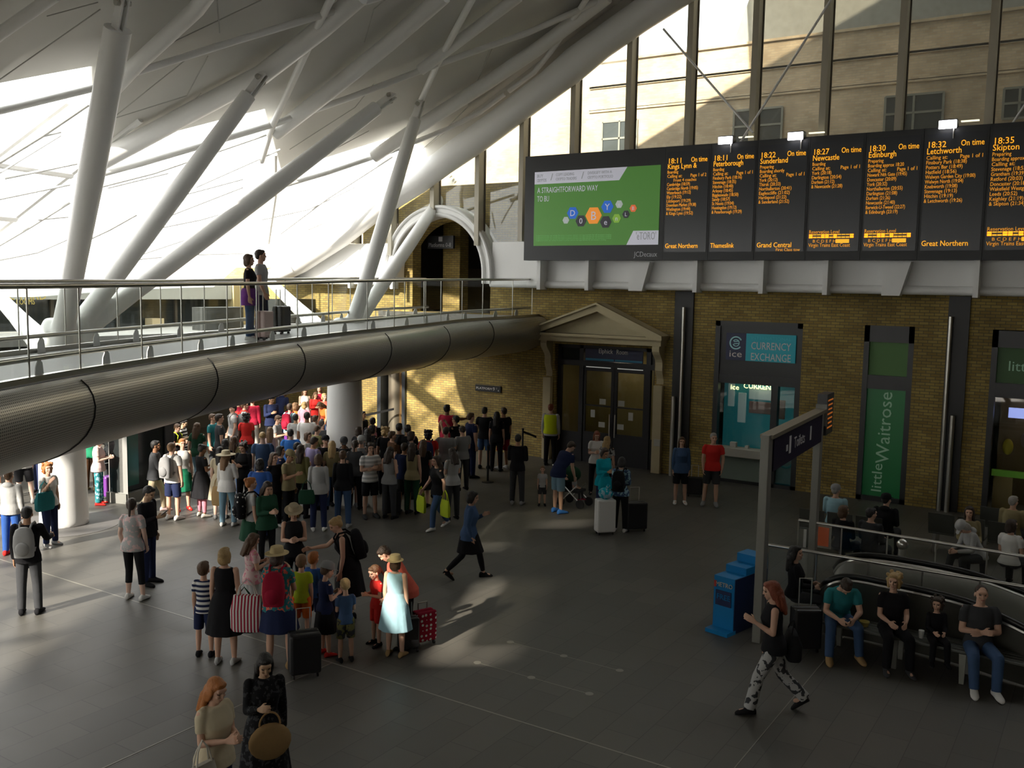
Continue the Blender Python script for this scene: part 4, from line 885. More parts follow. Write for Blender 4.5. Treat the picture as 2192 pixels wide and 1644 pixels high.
# free newspaper stand
a = G(1523, 1345); b_ = G(1570, 1360); c = G(1606, 1322)
t = empty('newspaper_stand', a.lerp(c, .5), 'bright blue stepped newspaper stand beside the steel sign post', 'stand')
M_mb = mat('metro_blue', (.0, .17, .42), .45, emis=.02); M_mbd = mat('navy_stand_side', (.01, .025, .09), .5)
uw = (b_-a); uw.z = 0; wS = uw.length; uw.normalize(); ud = (c-b_); ud.z = 0; dS = ud.length; ud.normalize(); ud = (ud-uw*ud.dot(uw)).normalized()
for i, (f0, f1, h_) in enumerate(((0, .34, .88), (.34, .67, .99), (.67, 1, 1.12))):
    q = a+uw*wS*.5+ud*dS*(f0+f1)/2; MB().obox(q+Vector((0, 0, h_/2)), uw*(wS*.46), ud*(dS*(f1-f0)/2), Vector((0, 0, h_/2))).build('step', M_mb, t)
MB().obox(b_-uw*(wS*.04-.006)+ud*dS*.5+Vector((0, 0, .44)), uw*.006, ud*dS*.495, Vector((0, 0, .435))).build('side_panel', M_mbd, t)
MB().obox(a+uw*wS*.5-ud*.06+Vector((0, 0, .03)), uw*(wS*.5), ud*.12, Vector((0, 0, .03))).build('foot', M_mb, t)
f0 = a+uw*wS*.5-ud*.012
text('METRO', 'lettering', mat('cream_title', (.7, .6, .45), .6), f0-uw*.15+Vector((0, 0, .72)), .10, t, ax=uw, width=.3)
MB().obox(f0-uw*.155+Vector((0, 0, .75)), uw*.02, ud*.006, Vector((0, 0, .05))).build('red_mark', mat('red_title_mark', (.5, .04, .03), .6), t)
bl = MB().obox(f0+Vector((0, 0, .54)), uw*.14, ud*.006, Vector((0, 0, .12))).build('notice', mat('navy_notice', (.01, .02, .08), .6), t)
text('FREE', 'lettering', M_mb, f0-uw*.12-ud*.008+Vector((0, 0, .52)), .12, bl, ax=uw, width=.24)
# escalators: two balustrades with black handrails, glass barriers and a sign
M_esc = mat('grey_escalator_panel', (.46, .45, .41), .5, .1); M_rub = mat('black_handrail_rubber', (.01, .01, .01), .4)
def balustrade(pts, base_z, name, lab, panel, off=Vector((0, .0, 0))):
    """pts: (px, py, height) of the handrail line"""
    P = [G(x, y, z) for x, y, z in pts]
    t = empty(name, (P[0].x, P[0].y, 0), lab, 'escalator')
    R_, L_ = resample(P, 50)
    MB().tube(R_, .045, 10).build('handrail', M_rub, t, smooth=True)
    MB().tube([q-Vector((0, 0, .075)) for q in R_], .034, 8).build('trim_bead', M_steel, t, smooth=True)
    g = MB(); w = Vector((.0, .04, 0))
    g.loft([[q-Vector((0, 0, .09))-w, q-Vector((0, 0, .09))+w, Vector((q.x, q.y, min(base_z, q.z-.3)))+w, Vector((q.x, q.y, min(base_z, q.z-.3)))-w] for q in R_]); g.build('side_panel', panel, t)
    return t, R_
t1, RA = balustrade([(1756, 1262, .55), (1766, 1248, .82), (1790, 1236, .95), (1830, 1234, 1.0), (1900, 1247, 1.0), (2000, 1268, 1.0), (2080, 1290, .98), (2150, 1322, .9), (2250, 1372, .75)], .05, 'escalator_balustrade', 'nearer escalator side with black handrail behind the people on the bench', mat('dark_escalator_panel', (.07, .068, .055), .35, .3))
t2, RB = balustrade([(1788, 1215, .6), (1800, 1200, .85), (1825, 1190, .98), (1870, 1189, 1.02), (1950, 1200, 1.02), (2060, 1222, 1.0), (2150, 1250, .92), (2250, 1290, .8)], .05, 'escalator_balustrade', 'farther pale escalator side carrying the blue round symbols', M_esc)
for q in (0.0, .16):
    pass
sp_ = WY(1858, 1209, (G(1858, 1209, .9)).y-.06); 
bz = G(1870, 1232, .55); bz.y -= .07
pl = MB().box((bz.x-.18, bz.y-.1, bz.z-.24), (bz.x+.2, bz.y-.085, bz.z+.34)); pl = pl.build('symbol_plate', mat('pale_symbol_plate', (.45, .46, .45), .5)); pl.parent = t2; pl.matrix_parent_inverse = t2.matrix_basis.inverted()
for dz in (.18, -.06): MB().lathe((0, 0, 0), [(.085, 0), (.085, .008), (.001, .008)], 20).build('round_symbol', mat('blue_symbol', (.03, .07, .25), .5), None)
for o in [x for x in COL.objects if x.name.startswith('round_symbol')]:
    i = 0 if o.name == 'round_symbol' else 1
    o.parent = pl; o.matrix_local = Matrix.Translation((bz.x-.06, bz.y-.1, bz.z+(.2 if i == 0 else -.06))) @ Matrix.Rotation(R(90), 4, 'X')
# barrier rails with glass
def barrier(p, q, zp, lab, n, glass=True):
    a = G(p[0], p[1], zp); c = G(q[0], q[1], zp); t = empty('glass_barrier', (a.x, a.y, 0), lab, 'barrier')
    MB().tube([a, c], .026, 12).build('top_rail', M_steel, t, smooth=True); d = (c-a); Lb = d.length; d.normalize()
    w = Vector((-d.y, d.x, 0))
    for i in range(n+1):
        f = a+d*(Lb*i/n); MB().tube([Vector((f.x, f.y, 0)), f], .014, 8).build('post', M_steel, t)
    MB().obox(Vector(((a.x+c.x)/2, (a.y+c.y)/2, (zp-.1)/2+.05)), d*(Lb/2), w*.006, Vector((0, 0, (zp-.15)/2))).build('glass_panel', M_glass, t)
    return t
barrier((1710, 1113), (2230, 1197), 1.1, 'farther steel-railed glass barrier above the escalators', 5); barrier((1645, 1166), (2230, 1262), 1.1, 'nearer steel-railed glass barrier starting at the sign post', 5)
q = G(1760, 1150, .72); t = tag(MB().box((q.x-.17, q.y-.03, q.z-.2), (q.x+.17, q.y, q.z+.24)).build('orange_notice', mat('white_notice_frame', (.55, .52, .45), .6)), 'orange notice in a white frame on the glass barrier', 'sign')
MB().box((q.x-.13, q.y-.036, q.z-.16), (q.x+.13, q.y-.03, q.z+.2)).build('orange_face', mat('orange_face', (.72, .13, .03), .6, emis=.05), t)
q = G(1932, 1165, .98); t = empty('emergency_bollard', (q.x, q.y, 0), 'small round-headed steel bollard behind the escalator', 'bollard')
MB().tube([(q.x, q.y, 0), (q.x, q.y, .9)], .07, 14).build('stem', M_steel, t, smooth=True); MB().ell((q.x, q.y, .98), (.1, .1, .1)).build('head', M_steel, t, smooth=True)
# bench
a = G(1752, 1395, .0); c = G(2235, 1505, .0); d = c-a; Lb = d.length; d.normalize(); n = Vector((-d.y, d.x, 0)); BD, BN, BA, BL = d, n, a, Lb
t = empty('bench', a.lerp(c, .5), 'long grey metal bench in front of the escalators', 'bench'); M_bench = mat('grey_metal_bench', (.12, .125, .11), .35, .5)
for k in range(5): MB().obox(a.lerp(c, .5)+n*(.06+.1*k)+Vector((0, 0, .44)), d*(Lb/2), n*.042, Vector((0, 0, .018))).build('slat', M_bench, t, bevel=.006)
for s in (.06, .36, .66, .93):
    q = a+d*Lb*s; 
    lg = MB(); lg.prism([q-d*.03+n*.0, q+d*.03, q+d*.04+Vector((0, 0, .42)), q-d*.05+Vector((0, 0, .42))], n*.05); lg.build('leg', mat('pale_cast_leg', (.28, .28, .24), .4, .5), t)
    lg = MB(); lg.prism([q-d*.03+n*.42, q+d*.03+n*.42, q+d*.04+n*.42+Vector((0, 0, .42)), q-d*.05+n*.42+Vector((0, 0, .42))], n*.05); lg.build('leg', MC['pale_cast_leg'], t)
# queue barriers
def stanchion(px, py, lab):
    q = G(px, py); t = empty('queue_post', q, lab, 'post'); MB().lathe(q, [(.17, 0), (.17, .02), (.03, .04), (.03, .95), (.04, .96), (.04, 1.0)], 16).build('post', M_black, t, smooth=True); return q
q1 = stanchion(1044, 1032, 'black queue post in front of the men at the brick wall')
q2 = stanchion(1118, 985, 'black queue post by the brick wall near the yellow vest')
qa = WY(1148, 935, D-.5)
tag(MB().prism([q2+Vector((0, 0, .86)), q2+Vector((0, 0, .93)), qa+Vector((0, 0, .03)), qa+Vector((0, 0, -.04))], (0, .01, 0)).build('queue_belt', mat('black_belt_webbing', (.01, .01, .01), .7)), 'black belt running to the post beside the yellow vest', 'belt')
qb = WY(775, 893, D-1.0); qc = WY(843, 878, D-.1)
tag(MB().prism([qb, qb+Vector((0, 0, .08)), qc+Vector((0, 0, .08)), qc], (0, .01, 0)).build('queue_belt', MC['black_belt_webbing']), 'black belt slanting up before the brick pier by the crowd', 'belt')
# ================================================================ people: one continuous body per pose, clothes and hair as children
def V3(*a): return Vector(a)
UP = V3(0, 0, 1)
POSES = {
 'stand': dict(L=((.13, 0, -1), (.04, .14, -1)), R=((.13, 0, -1), (.04, .14, -1)), l=((.05, 0, -1), (.03, 0, -1)), r=((.05, .03, -1), (.03, -.03, -1))),
 'stand2': dict(L=((.2, -.08, -1), (-.08, .25, -1)), R=((.14, .1, -1), (-.05, .4, -1)), l=((.02, .1, -1), (.02, -.08, -1)), r=((.12, -.03, -1), (.1, -.04, -1)), yaw=15),
 'phone': dict(L=((.12, 0, -1), (.02, .14, -1)), R=((.1, .15, -1), (-.35, .85, .35)), l=((.05, 0, -1), (.03, 0, -1)), r=((.08, .05, -1), (.03, -.03, -1)), pitch=22),
 'hands': dict(L=((.1, .12, -1), (-.45, .85, .22)), R=((.1, .12, -1), (-.45, .85, .18)), l=((.04, .02, -1), (.03, 0, -1)), r=((.06, 0, -1), (.03, 0, -1)), pitch=20),
 'cross': dict(L=((.15, .2, -1), (-1, .45, .1)), R=((.15, .2, -1), (-1, .5, .25)), l=((.06, 0, -1), (.04, 0, -1)), r=((.06, 0, -1), (.04, 0, -1))),
 'hip': dict(L=((.65, -.25, -.8), (-.8, .25, -.45)), R=((.12, 0, -1), (.02, .14, -1)), l=((.1, 0, -1), (.04, 0, -1)), r=((.04, 0, -1), (.04, 0, -1))),
 'photo': dict(L=((.12, .75, -.45), (-.3, .5, .85)), R=((.12, .75, -.45), (-.3, .5, .85)), l=((.05, 0, -1), (.03, 0, -1)), r=((.05, 0, -1), (.03, 0, -1))),
 'point': dict(L=((.12, 0, -1), (.02, .14, -1)), R=((.25, .95, -.25), (.1, 1, -.05)), l=((.05, 0, -1), (.03, 0, -1)), r=((.05, .03, -1), (.03, -.03, -1))),
 'offer': dict(L=((.12, 0, -1), (.02, .2, -1)), R=((.2, .6, -.8), (.05, 1, -.1)), l=((.05, 0, -1), (.03, 0, -1)), r=((.05, .03, -1), (.03, -.03, -1)), pitch=10),
 'walk': dict(L=((.12, -.3, -1), (.0, .05, -1)), R=((.12, .3, -1), (-.02, .7, -.7)), l=((.02, .42, -1), (.02, .06, -1)), r=((.02, -.22, -1), (.02, -.62, -.85)), lean=4, toe=28),
 'stride': dict(L=((.1, .1, -1), (-.2, .75, .45)), R=((.12, -.15, -1), (.0, .25, -.9)), l=((.02, .5, -1), (.02, .22, -1)), r=((.02, -.33, -1), (.02, -.75, -.75)), lean=4, toe=35, pitch=8),
 'tote': dict(L=((.12, 0, -1), (.02, .14, -1)), R=((.2, .25, -1), (-.35, .45, .85)), l=((.05, 0, -1), (.03, 0, -1)), r=((.1, .18, -1), (.03, -.05, -1)), yaw=-20),
 'reach': dict(L=((.1, .1, -1), (.0, .3, -1)), R=((.15, .8, -.55), (.0, 1, .02)), l=((.05, .02, -1), (.03, 0, -1)), r=((.05, -.05, -1), (.03, -.05, -1)), lean=16, pitch=14),
 'bend': dict(L=((.1, .3, -1), (-.1, .6, -.8)), R=((.1, .3, -1), (-.1, .6, -.8)), l=((.05, .05, -1), (.03, 0, -1)), r=((.05, 0, -1), (.03, 0, -1)), lean=30, pitch=20),
 'sit': dict(L=((.1, .2, -1), (-.3, .95, -.12)), R=((.1, .2, -1), (-.3, .95, -.12)), l=((.12, 1, -.02), (.03, .12, -1)), r=((.12, 1, -.02), (.03, .02, -1)), sit=1, yaw=-25),
 'sitlean': dict(L=((.22, .5, -1), (-.55, .85, .0)), R=((.22, .5, -1), (-.5, .85, .0)), l=((.22, 1, -.02), (.1, -.05, -1)), r=((.25, 1, -.02), (.06, .18, -1)), sit=1, lean=26, pitch=38),
 'sitcross': dict(L=((.15, .2, -1), (-1, .5, .02)), R=((.15, .2, -1), (-1, .55, .12)), l=((.12, 1, -.02), (-.05, .2, -1)), r=((.15, 1, -.02), (-.05, .1, -1)), sit=1),
}
def smooth01(t): t = max(0, min(1, t)); return t*t*(3-2*t)
class Fig:
    def __init__(s, pose, fem, child):
        s.P = POSES[pose]; s.fem = fem; s.child = child; P = s.P
        s.lean = R(P.get('lean', 0)); s.hs = 1.30 if child else 1.0
        s.hz = .90; s.sw = .155 if fem else .18
        if child: s.sw = .15
        s.hd = Matrix.Rotation(R(P.get('yaw', 0)), 3, 'Z') @ Matrix.Rotation(-R(P.get('pitch', 0)), 3, 'X')
        s.legs = []; low = 9
        for k, sx in (('l', -1), ('r', 1)):
            a, b = P[k]; hip = V3(.088*sx, 0, s.hz); kn = hip+V3(a[0]*sx, a[1], a[2]).normalized()*.42; an = kn+V3(b[0]*sx, b[1], b[2]).normalized()*.40
            s.legs.append([hip, kn, an]); low = min(low, an.z)
        s.dz = .085-low
        s.arms = []
        for k, sx in (('L', -1), ('R', 1)):
            a, b = P[k]; sh = s.T(V3(s.sw*sx, 0, 1.378)); q = Matrix.Rotation(-s.lean*.5, 3, 'X')
            el = sh+(q@V3(a[0]*sx, a[1], a[2]).normalized())*.275; wr = el+(q@V3(b[0]*sx, b[1], b[2]).normalized())*.245
            s.arms.append([sh, el, wr, sx])
        for g in s.legs:
            for i in range(3): g[i] = g[i]+V3(0, 0, s.dz)
        for g in s.arms:
            for i in range(3): g[i] = g[i]+V3(0, 0, s.dz)
    def T(s, p):
        a = s.lean*smooth01((p.z-.88)/.3); q = Vector(p)-V3(0, 0, .92); return (Matrix.Rotation(-a, 3, 'X')@q)+V3(0, 0, .92)
    def TT(s, p): return s.T(p)+V3(0, 0, s.dz)
    def TH(s, p):
        n = V3(0, -.01, 1.46); q = s.hd@((Vector(p)-n)*s.hs)+n; return s.TT(q)
    def head_of(s, p):
        """inverse of TH, for finding face regions"""
        q = Vector(p)-V3(0, 0, s.dz+.92); q = Matrix.Rotation(s.lean, 3, 'X')@q+V3(0, 0, .92); n = V3(0, -.01, 1.46); return (s.hd.transposed()@(q-n))/s.hs+n
def cap(mb, p0, p1, r0, r1, flat=False, n=12, mid=None):
    p0 = Vector(p0); p1 = Vector(p1); d = (p1-p0); u = d.normalized()
    pts, rs = [], []
    if not flat: pts += [p0-u*r0*.95, p0-u*r0*.6]; rs += [r0*.2, r0*.78]
    pts += [p0]; rs += [r0]
    if mid: pts += [p0+d*mid[0]]; rs += [mid[1]]
    pts += [p1]; rs += [r1]
    if flat != True: pts += [p1+u*r1*.6, p1+u*r1*.95]; rs += [r1*.78, r1*.2]
    return mb.tube(pts, rs, n)
TOR = {0: [(.86, .150, .105, 0), (.93, .162, .112, 0), (1.04, .145, .10, 0), (1.16, .155, .108, .004), (1.27, .172, .116, .006), (1.35, .172, .10, 0), (1.405, .145, .075, -.004), (1.44, .075, .06, -.008)],
       1: [(.86, .158, .112, -.004), (.93, .168, .12, -.006), (1.06, .122, .09, 0), (1.16, .134, .104, .01), (1.24, .146, .122, .02), (1.32, .148, .102, .006), (1.395, .125, .07, -.004), (1.43, .065, .055, -.008)]}
def torso(mb, F, g, z0=.86, z1=9, flare=0, n=20):
    rings = []; S_ = TOR[1 if F.fem else 0]
    def at(z):
        z = max(z, S_[0][0])
        for a, b in zip(S_, S_[1:]):
            if a[0] <= z <= b[0]: t = (z-a[0])/(b[0]-a[0]); return [a[i]+(b[i]-a[i])*t for i in range(4)]
        return list(S_[0] if z < S_[0][0] else S_[-1])
    zs = sorted({z for z in [q[0] for q in S_]+[z0, .9, 1.1, 1.3] if z0 <= z <= min(z1, S_[-1][0])}|{min(z1, S_[-1][0])})
    for z in zs:
        _, rx, ry, yo = at(z); k = 0.86 if F.child else 1; e = g+flare*max(0, 1.0-z)
        if z > 1.2 and F.child: k = .88
        rings.append([F.TT(V3((rx*k+e)*math.cos(t), (ry*k+e)*math.sin(t)*(1 if math.sin(t) > 0 else 1)+yo, z)) for t in [2*math.pi*i/n for i in range(n)]])
    mb.loft(rings); return mb
def hand(mb, F, arm):
    sh, el, wr, sx = arm; w = (wr-el).normalized()
    T_ = V3(0, 1, .2) if w.z < -.6 else V3(-sx*.4, 0, 1); s_ = (T_-w*T_.dot(w)).normalized(); c = w.cross(s_)
    body = V3(-sx, 0, 0) if w.z < -.6 else V3(-sx*.3, 0, -1)
    if c.dot(body) < 0: c = -c
    for i, (o, L_) in enumerate(((.030, .072), (.0105, .080), (-.0105, .074), (-.030, .058))):
        kn = wr+w*.088+s_*o*1.06; cap(mb, wr+w*.012+s_*o*.55, kn, .0150, .0115, n=8)
        cu = .28+.07*i; d1 = (w+c*cu).normalized(); d2 = (w+c*(cu*3.2)).normalized()
        m1 = kn+d1*L_*.5; cap(mb, kn, m1, .0095, .0088, n=8); cap(mb, m1, m1+d2*L_*.5, .0086, .0072, n=8)
    t0 = wr+w*.028+s_*.022; t1 = t0+(w*.6+s_*.75+c*.25).normalized()*.042; cap(mb, t0, t1, .0125, .0105, n=8); cap(mb, t1, t1+(w+s_*.2+c*.35).normalized()*.032, .0100, .0080, n=8)
CACHE = {}; SPOTS = []; TRUNKS = [G(738, 1037).xy, G(138, 1122).xy]
def body_mesh(pose, fem, child):
    k = ('body', pose, fem, child)
    if k in CACHE: return CACHE[k]
    F = Fig(pose, fem, child); mb = MB(); torso(mb, F, -.014)
    f = .9 if fem else 1.0
    for a in F.arms:
        cap(mb, a[0], a[1], .052*f, .040*f); cap(mb, a[1], a[2], .040*f, .025*f, mid=(.3, .041*f)); hand(mb, F, a)
    for g in F.legs:
        cap(mb, g[0]+V3(0, 0, -.0), g[1], .080, .053, mid=(.3, .078)); cap(mb, g[1], g[2], .050, .034, mid=(.32, .054))
        fd = V3(0, 1, 0); cap(mb, g[2]+V3(0, -.02, -.03), g[2]+fd*.11+V3(0, 0, -.05), .036, .026)
    cap(mb, F.TT(V3(0, -.012, 1.38)), F.TH(V3(0, -.004, 1.53)), .058*f, .052*f)
    def E(c, r):
        m = MB(); m.ell(V3(0, 0, 0), r, n=16, m=10); mb.add([F.TH(Vector(v)+Vector(c)) for v in m.v], m.f)
    E((0, -.012, 1.605), (.074, .092, .092)); E((0, .020, 1.560), (.060, .068, .070)); E((0, .040, 1.525), (.040, .045, .040)); E((0, .058, 1.495), (.022, .022, .017))
    E((0, .070, 1.620), (.055, .02, .03)); E((.032, .068, 1.562), (.022, .018, .02)); E((-.032, .068, 1.562), (.022, .018, .02))
    m = MB(); m.prism([(0, .080, 1.600), (-.013, .086, 1.553), (0, .112, 1.556), (.013, .086, 1.553)], (0, 0, 0)); 
    E((0, .092, 1.575), (.008, .012, .024)); E((0, .098, 1.560), (.013, .014, .010)); E((0, .082, 1.527), (.022, .014, .009))
    for sx in (-1, 1): E((.077*sx, -.006, 1.570), (.008, .018, .030))
    me = remeshed(mb, 'body', None, .0068, 3, None, False)
    for m_ in (M_skin['light'], M_eye, M_lip, M_brow): me.materials.append(m_)
    for p in me.polygons:
        q = F.head_of(p.center); ax = abs(q.x)
        if q.y > .05 and 1.50 < q.z < 1.63:
            if ((ax-.031)/.0135)**2+((q.z-1.588)/.0065)**2 < 1: p.material_index = 1
            elif ax < .021 and abs(q.z-1.526) < .0055: p.material_index = 2
            elif .014 < ax < .048 and abs(q.z-(1.607-(ax-.03)**2*6)) < .0042: p.material_index = 3
    CACHE[k] = me; return me
def garment(pose, fem, child, kind):
    k = (kind, pose, fem, child)
    if k in CACHE: return CACHE[k]
    F = Fig(pose, fem, child); mb = MB(); name = kind.split('-')[0]; A = kind.split('-')[1:]
    f = .9 if fem else 1.0
    def sleeves(n_):
        for a in F.arms:
            inn = V3(-a[3]*.05, 0, .0)
            if n_ == 'short': e = a[0].lerp(a[1], .62); mb.tube([a[0]+inn+V3(0, 0, .012), a[0]+inn*.3+V3(0, 0, .008), a[0].lerp(a[1], .12), e], [.046, .060*f, .067*f, .061*f], 14)
            elif n_ == 'long':
                cap(mb, a[0], a[1], .066*f, .055*f); mb.tube([a[1], a[1].lerp(a[2], .4), a[1].lerp(a[2], .96)], [.055*f, .05*f, .040*f], 14); cap(mb, a[1], a[1].lerp(a[2], .2), .054*f, .052*f)
    def skirt(z1, z0, w0, flare_, gk=.02):
        S_ = []; n = 28; hz0 = F.dz
        kx = (F.legs[0][1]+F.legs[1][1])*.5; ax_ = (F.legs[0][2]+F.legs[1][2])*.5
        sp = abs(F.legs[0][1].y-F.legs[1][1].y)*.5+.0; 
        for i in range(9):
            t = i/8; z = z1+(z0-z1)*t; zz = z+hz0
            if z > .9: c = F.TT(V3(0, 0, z)); 
            else: u = min(1, (.9-z)/.42); c = V3(kx.x*u, kx.y*u, zz)
            base = max(0, min(1, (z1-z)/.14)); rx = (.13 if fem else .15)+gk+base*.04+t*flare_; ry = (.10)+gk+base*.035+t*flare_*.9+sp*.55*max(0, min(1, (.95-z)/.45))
            if child: rx *= .9; ry *= .92
            S_.append([c+V3(rx*math.cos(a)*(1+.035*t*math.sin(9*a)), ry*math.sin(a)*(1+.035*t*math.sin(9*a)), 0) for a in [2*math.pi*j/n for j in range(n)]])
        mb.loft(S_)
    if name == 'top':
        hem = .84 if 'l' not in A else .76
        z_ = .89 if F.P.get('sit') else .83; torso(mb, F, .013 if 'loose' not in A else .03, z0=z_, z1=1.425, flare=.2)
        if 'tank' not in A: sleeves('long' if 'long' in A else 'short')
        if 'jacket' in A: torso(mb, F, .024, z0=z_-.03 if not F.P.get('sit') else z_, z1=1.43, flare=.22)
        if 'hood' in A: 
            c = F.TT(V3(0, -.075, 1.42)); mb.ell(c, (.11, .055, .06))
    elif name == 'dress':
        torso(mb, F, .012, z0=.95, z1=1.41 if 'tank' in A else 1.425)
        if 'long' in A: sleeves('long')
        elif 'short' in A: sleeves('short')
        skirt(1.06, .28 if 'maxi' in A else .56 if 'mini' in A else .46, 0, .10)
    elif name == 'skirt': skirt(1.02, .55 if 'mini' in A else .46, 0, .03 if 'straight' in A else .09, .016)
    elif name in ('trousers', 'jeans', 'leggings', 'shorts', 'capri'):
        tight = name in ('leggings', 'capri'); r0 = .088 if tight else .096
        torso(mb, F, .006, z0=.86, z1=1.0)
        for g in F.legs:
            if name == 'shorts': mb.tube([g[0]+V3(0, 0, .03), g[0].lerp(g[1], .5), g[0].lerp(g[1], .92)], [.094, .097, .090], 14); cap(mb, g[0], g[0].lerp(g[1], .3), .09, .094)
            else:
                w1 = .062 if tight else .074; w2 = .042 if tight else (.075 if 'wide' in A else .060)
                e = .55 if name == 'capri' else (.93 if tight else 1.02)
                cap(mb, g[0], g[1], r0, w1, mid=(.3, r0-.004)); cap(mb, g[1], g[1].lerp(g[2], .3), w1, w1-.006 if tight else w1-.004); mb.tube([g[1], g[1].lerp(g[2], .5*e), g[1].lerp(g[2], e)], [w1-.003, (w1+w2)/2+(.006 if tight else 0), w2 if e > .9 else w1-.006], 14)
    elif name == 'vest': torso(mb, F, .034, z0=.88, z1=1.41, flare=.1)
    me = remeshed(mb, name, None, .0125 if name != 'top' else .0115, 4, None, False); me.materials.append(None); CACHE[k] = me; return me
def hair_mesh(pose, fem, child, kind):
    k = ('hair'+kind, pose, fem, child)
    if k in CACHE: return CACHE[k]
    F = Fig(pose, fem, child); mb = MB(); rnd = random.Random(3)
    def E(c, r, n=16, m=10):
        q = MB(); q.ell(V3(0, 0, 0), r, n=n, m=m); mb.add([F.TH(Vector(v)+Vector(c)) for v in q.v], q.f)
    def C(a, b, r0, r1): cap(mb, F.TH(V3(*a)), F.TH(V3(*b)), r0*F.hs, r1*F.hs)
    if kind == 'buzz': E((0, -.022, 1.618), (.078, .092, .084)); vox = .011
    else:
        E((0, -.026, 1.622), (.083, .097, .090)); E((0, -.055, 1.585), (.072, .06, .075)); E((0, .035, 1.668), (.062, .045, .035))
    if kind in ('bob', 'long', 'curly'):
        E((0, -.06, 1.54), (.085, .055, .09))
        for sx in (-1, 1): E((.074*sx, -.012, 1.575), (.020, .045, .075)); E((.070*sx, -.02, 1.53), (.022, .04, .06))
    if kind == 'long':
        C((0, -.075, 1.56), (0, -.105, 1.33), .07, .055)
        for sx in (-1, 1): C((.062*sx, -.045, 1.56), (.072*sx, -.05, 1.34), .036, .026); C((.05*sx, -.09, 1.5), (.045*sx, -.115, 1.30), .045, .03)
    if kind == 'curly':
        for i in range(34):
            a = rnd.uniform(0, 6.28); z = rnd.uniform(1.50, 1.70); y = -.03+.095*math.sin(a)
            if y > .03 and z < 1.64: continue
            E((.088*math.cos(a), y, z), (.03, .03, .03), 8, 6)
    if kind == 'bun': E((0, -.10, 1.66), (.042, .042, .042)); 
    if kind == 'topbun': E((0, -.03, 1.735), (.042, .042, .038))
    if kind == 'pony': C((0, -.11, 1.63), (0, -.15, 1.44), .026, .02)
    me = remeshed(mb, 'hair', None, .0095, 3, None, False); me.materials.append(None); CACHE[k] = me; return me
def shoe_mesh(pose, fem, child, i, kind='shoe'):
    k = ('shoe'+kind, pose, fem, child, i)
    if k in CACHE: return CACHE[k]
    F = Fig(pose, fem, child); g = F.legs[i]; an = g[2]; lift = an.z > .11
    mb = MB(); sc = .95 if fem else 1.05
    q = MB(); rings = []; n = 16
    for y, w, h_ in ((-.085, .024, .06), (-.07, .038, .095), (-.02, .043, .115), (.03, .045, .098), (.08, .049, .072), (.13, .048, .055), (.165, .036, .042), (.185, .018, .026)):
        rings.append([V3(w*math.cos(t), y, max(0, h_*(.5+.5*math.sin(t))-.0)) for t in [2*math.pi*j/n for j in range(n)]])
    q.loft(rings); rot = Matrix.Rotation(-R(F.P.get('toe', 0)) if lift else 0, 3, 'X'); tw = Matrix.Rotation(R(-8 if i else 8), 3, 'Z')
    base = V3(an.x, an.y, an.z-.085)
    mb.add([tw@(rot@(Vector(v)*sc))+base for v in q.v], q.f)
    me = mb.mesh('shoe', None, 'all'); me.materials.append(None)
    CACHE[k] = me; return me
# colours
CL = dict(white=(.72, .71, .68), offwhite=(.55, .52, .45), cream=(.6, .52, .36), grey=(.26, .26, .26), lgrey=(.42, .42, .41), dgrey=(.05, .052, .056), black=(.013, .013, .015), navy=(.02, .028, .075), blue=(.035, .10, .34), royal=(.05, .2, .62), denim=(.055, .10, .20), ldenim=(.20, .33, .42), teal=(.03, .20, .22), turq=(.01, .36, .46), lblue=(.32, .52, .60),
    green=(.02, .22, .11), dgreen=(.02, .07, .04), lime=(.42, .52, .03), olive=(.16, .15, .06), yellow=(.62, .50, .03), hivis=(.62, .72, .02), mustard=(.5, .27, .02), orange=(.75, .16, .03), coral=(.78, .16, .11), red=(.60, .03, .025), crimson=(.35, .015, .04), pink=(.62, .24, .30), palepink=(.68, .50, .48), purple=(.17, .04, .26), lilac=(.32, .28, .48), beige=(.48, .40, .27), khaki=(.30, .25, .13), brown=(.10, .05, .025), tan=(.40, .26, .12), straw=(.62, .50, .27))
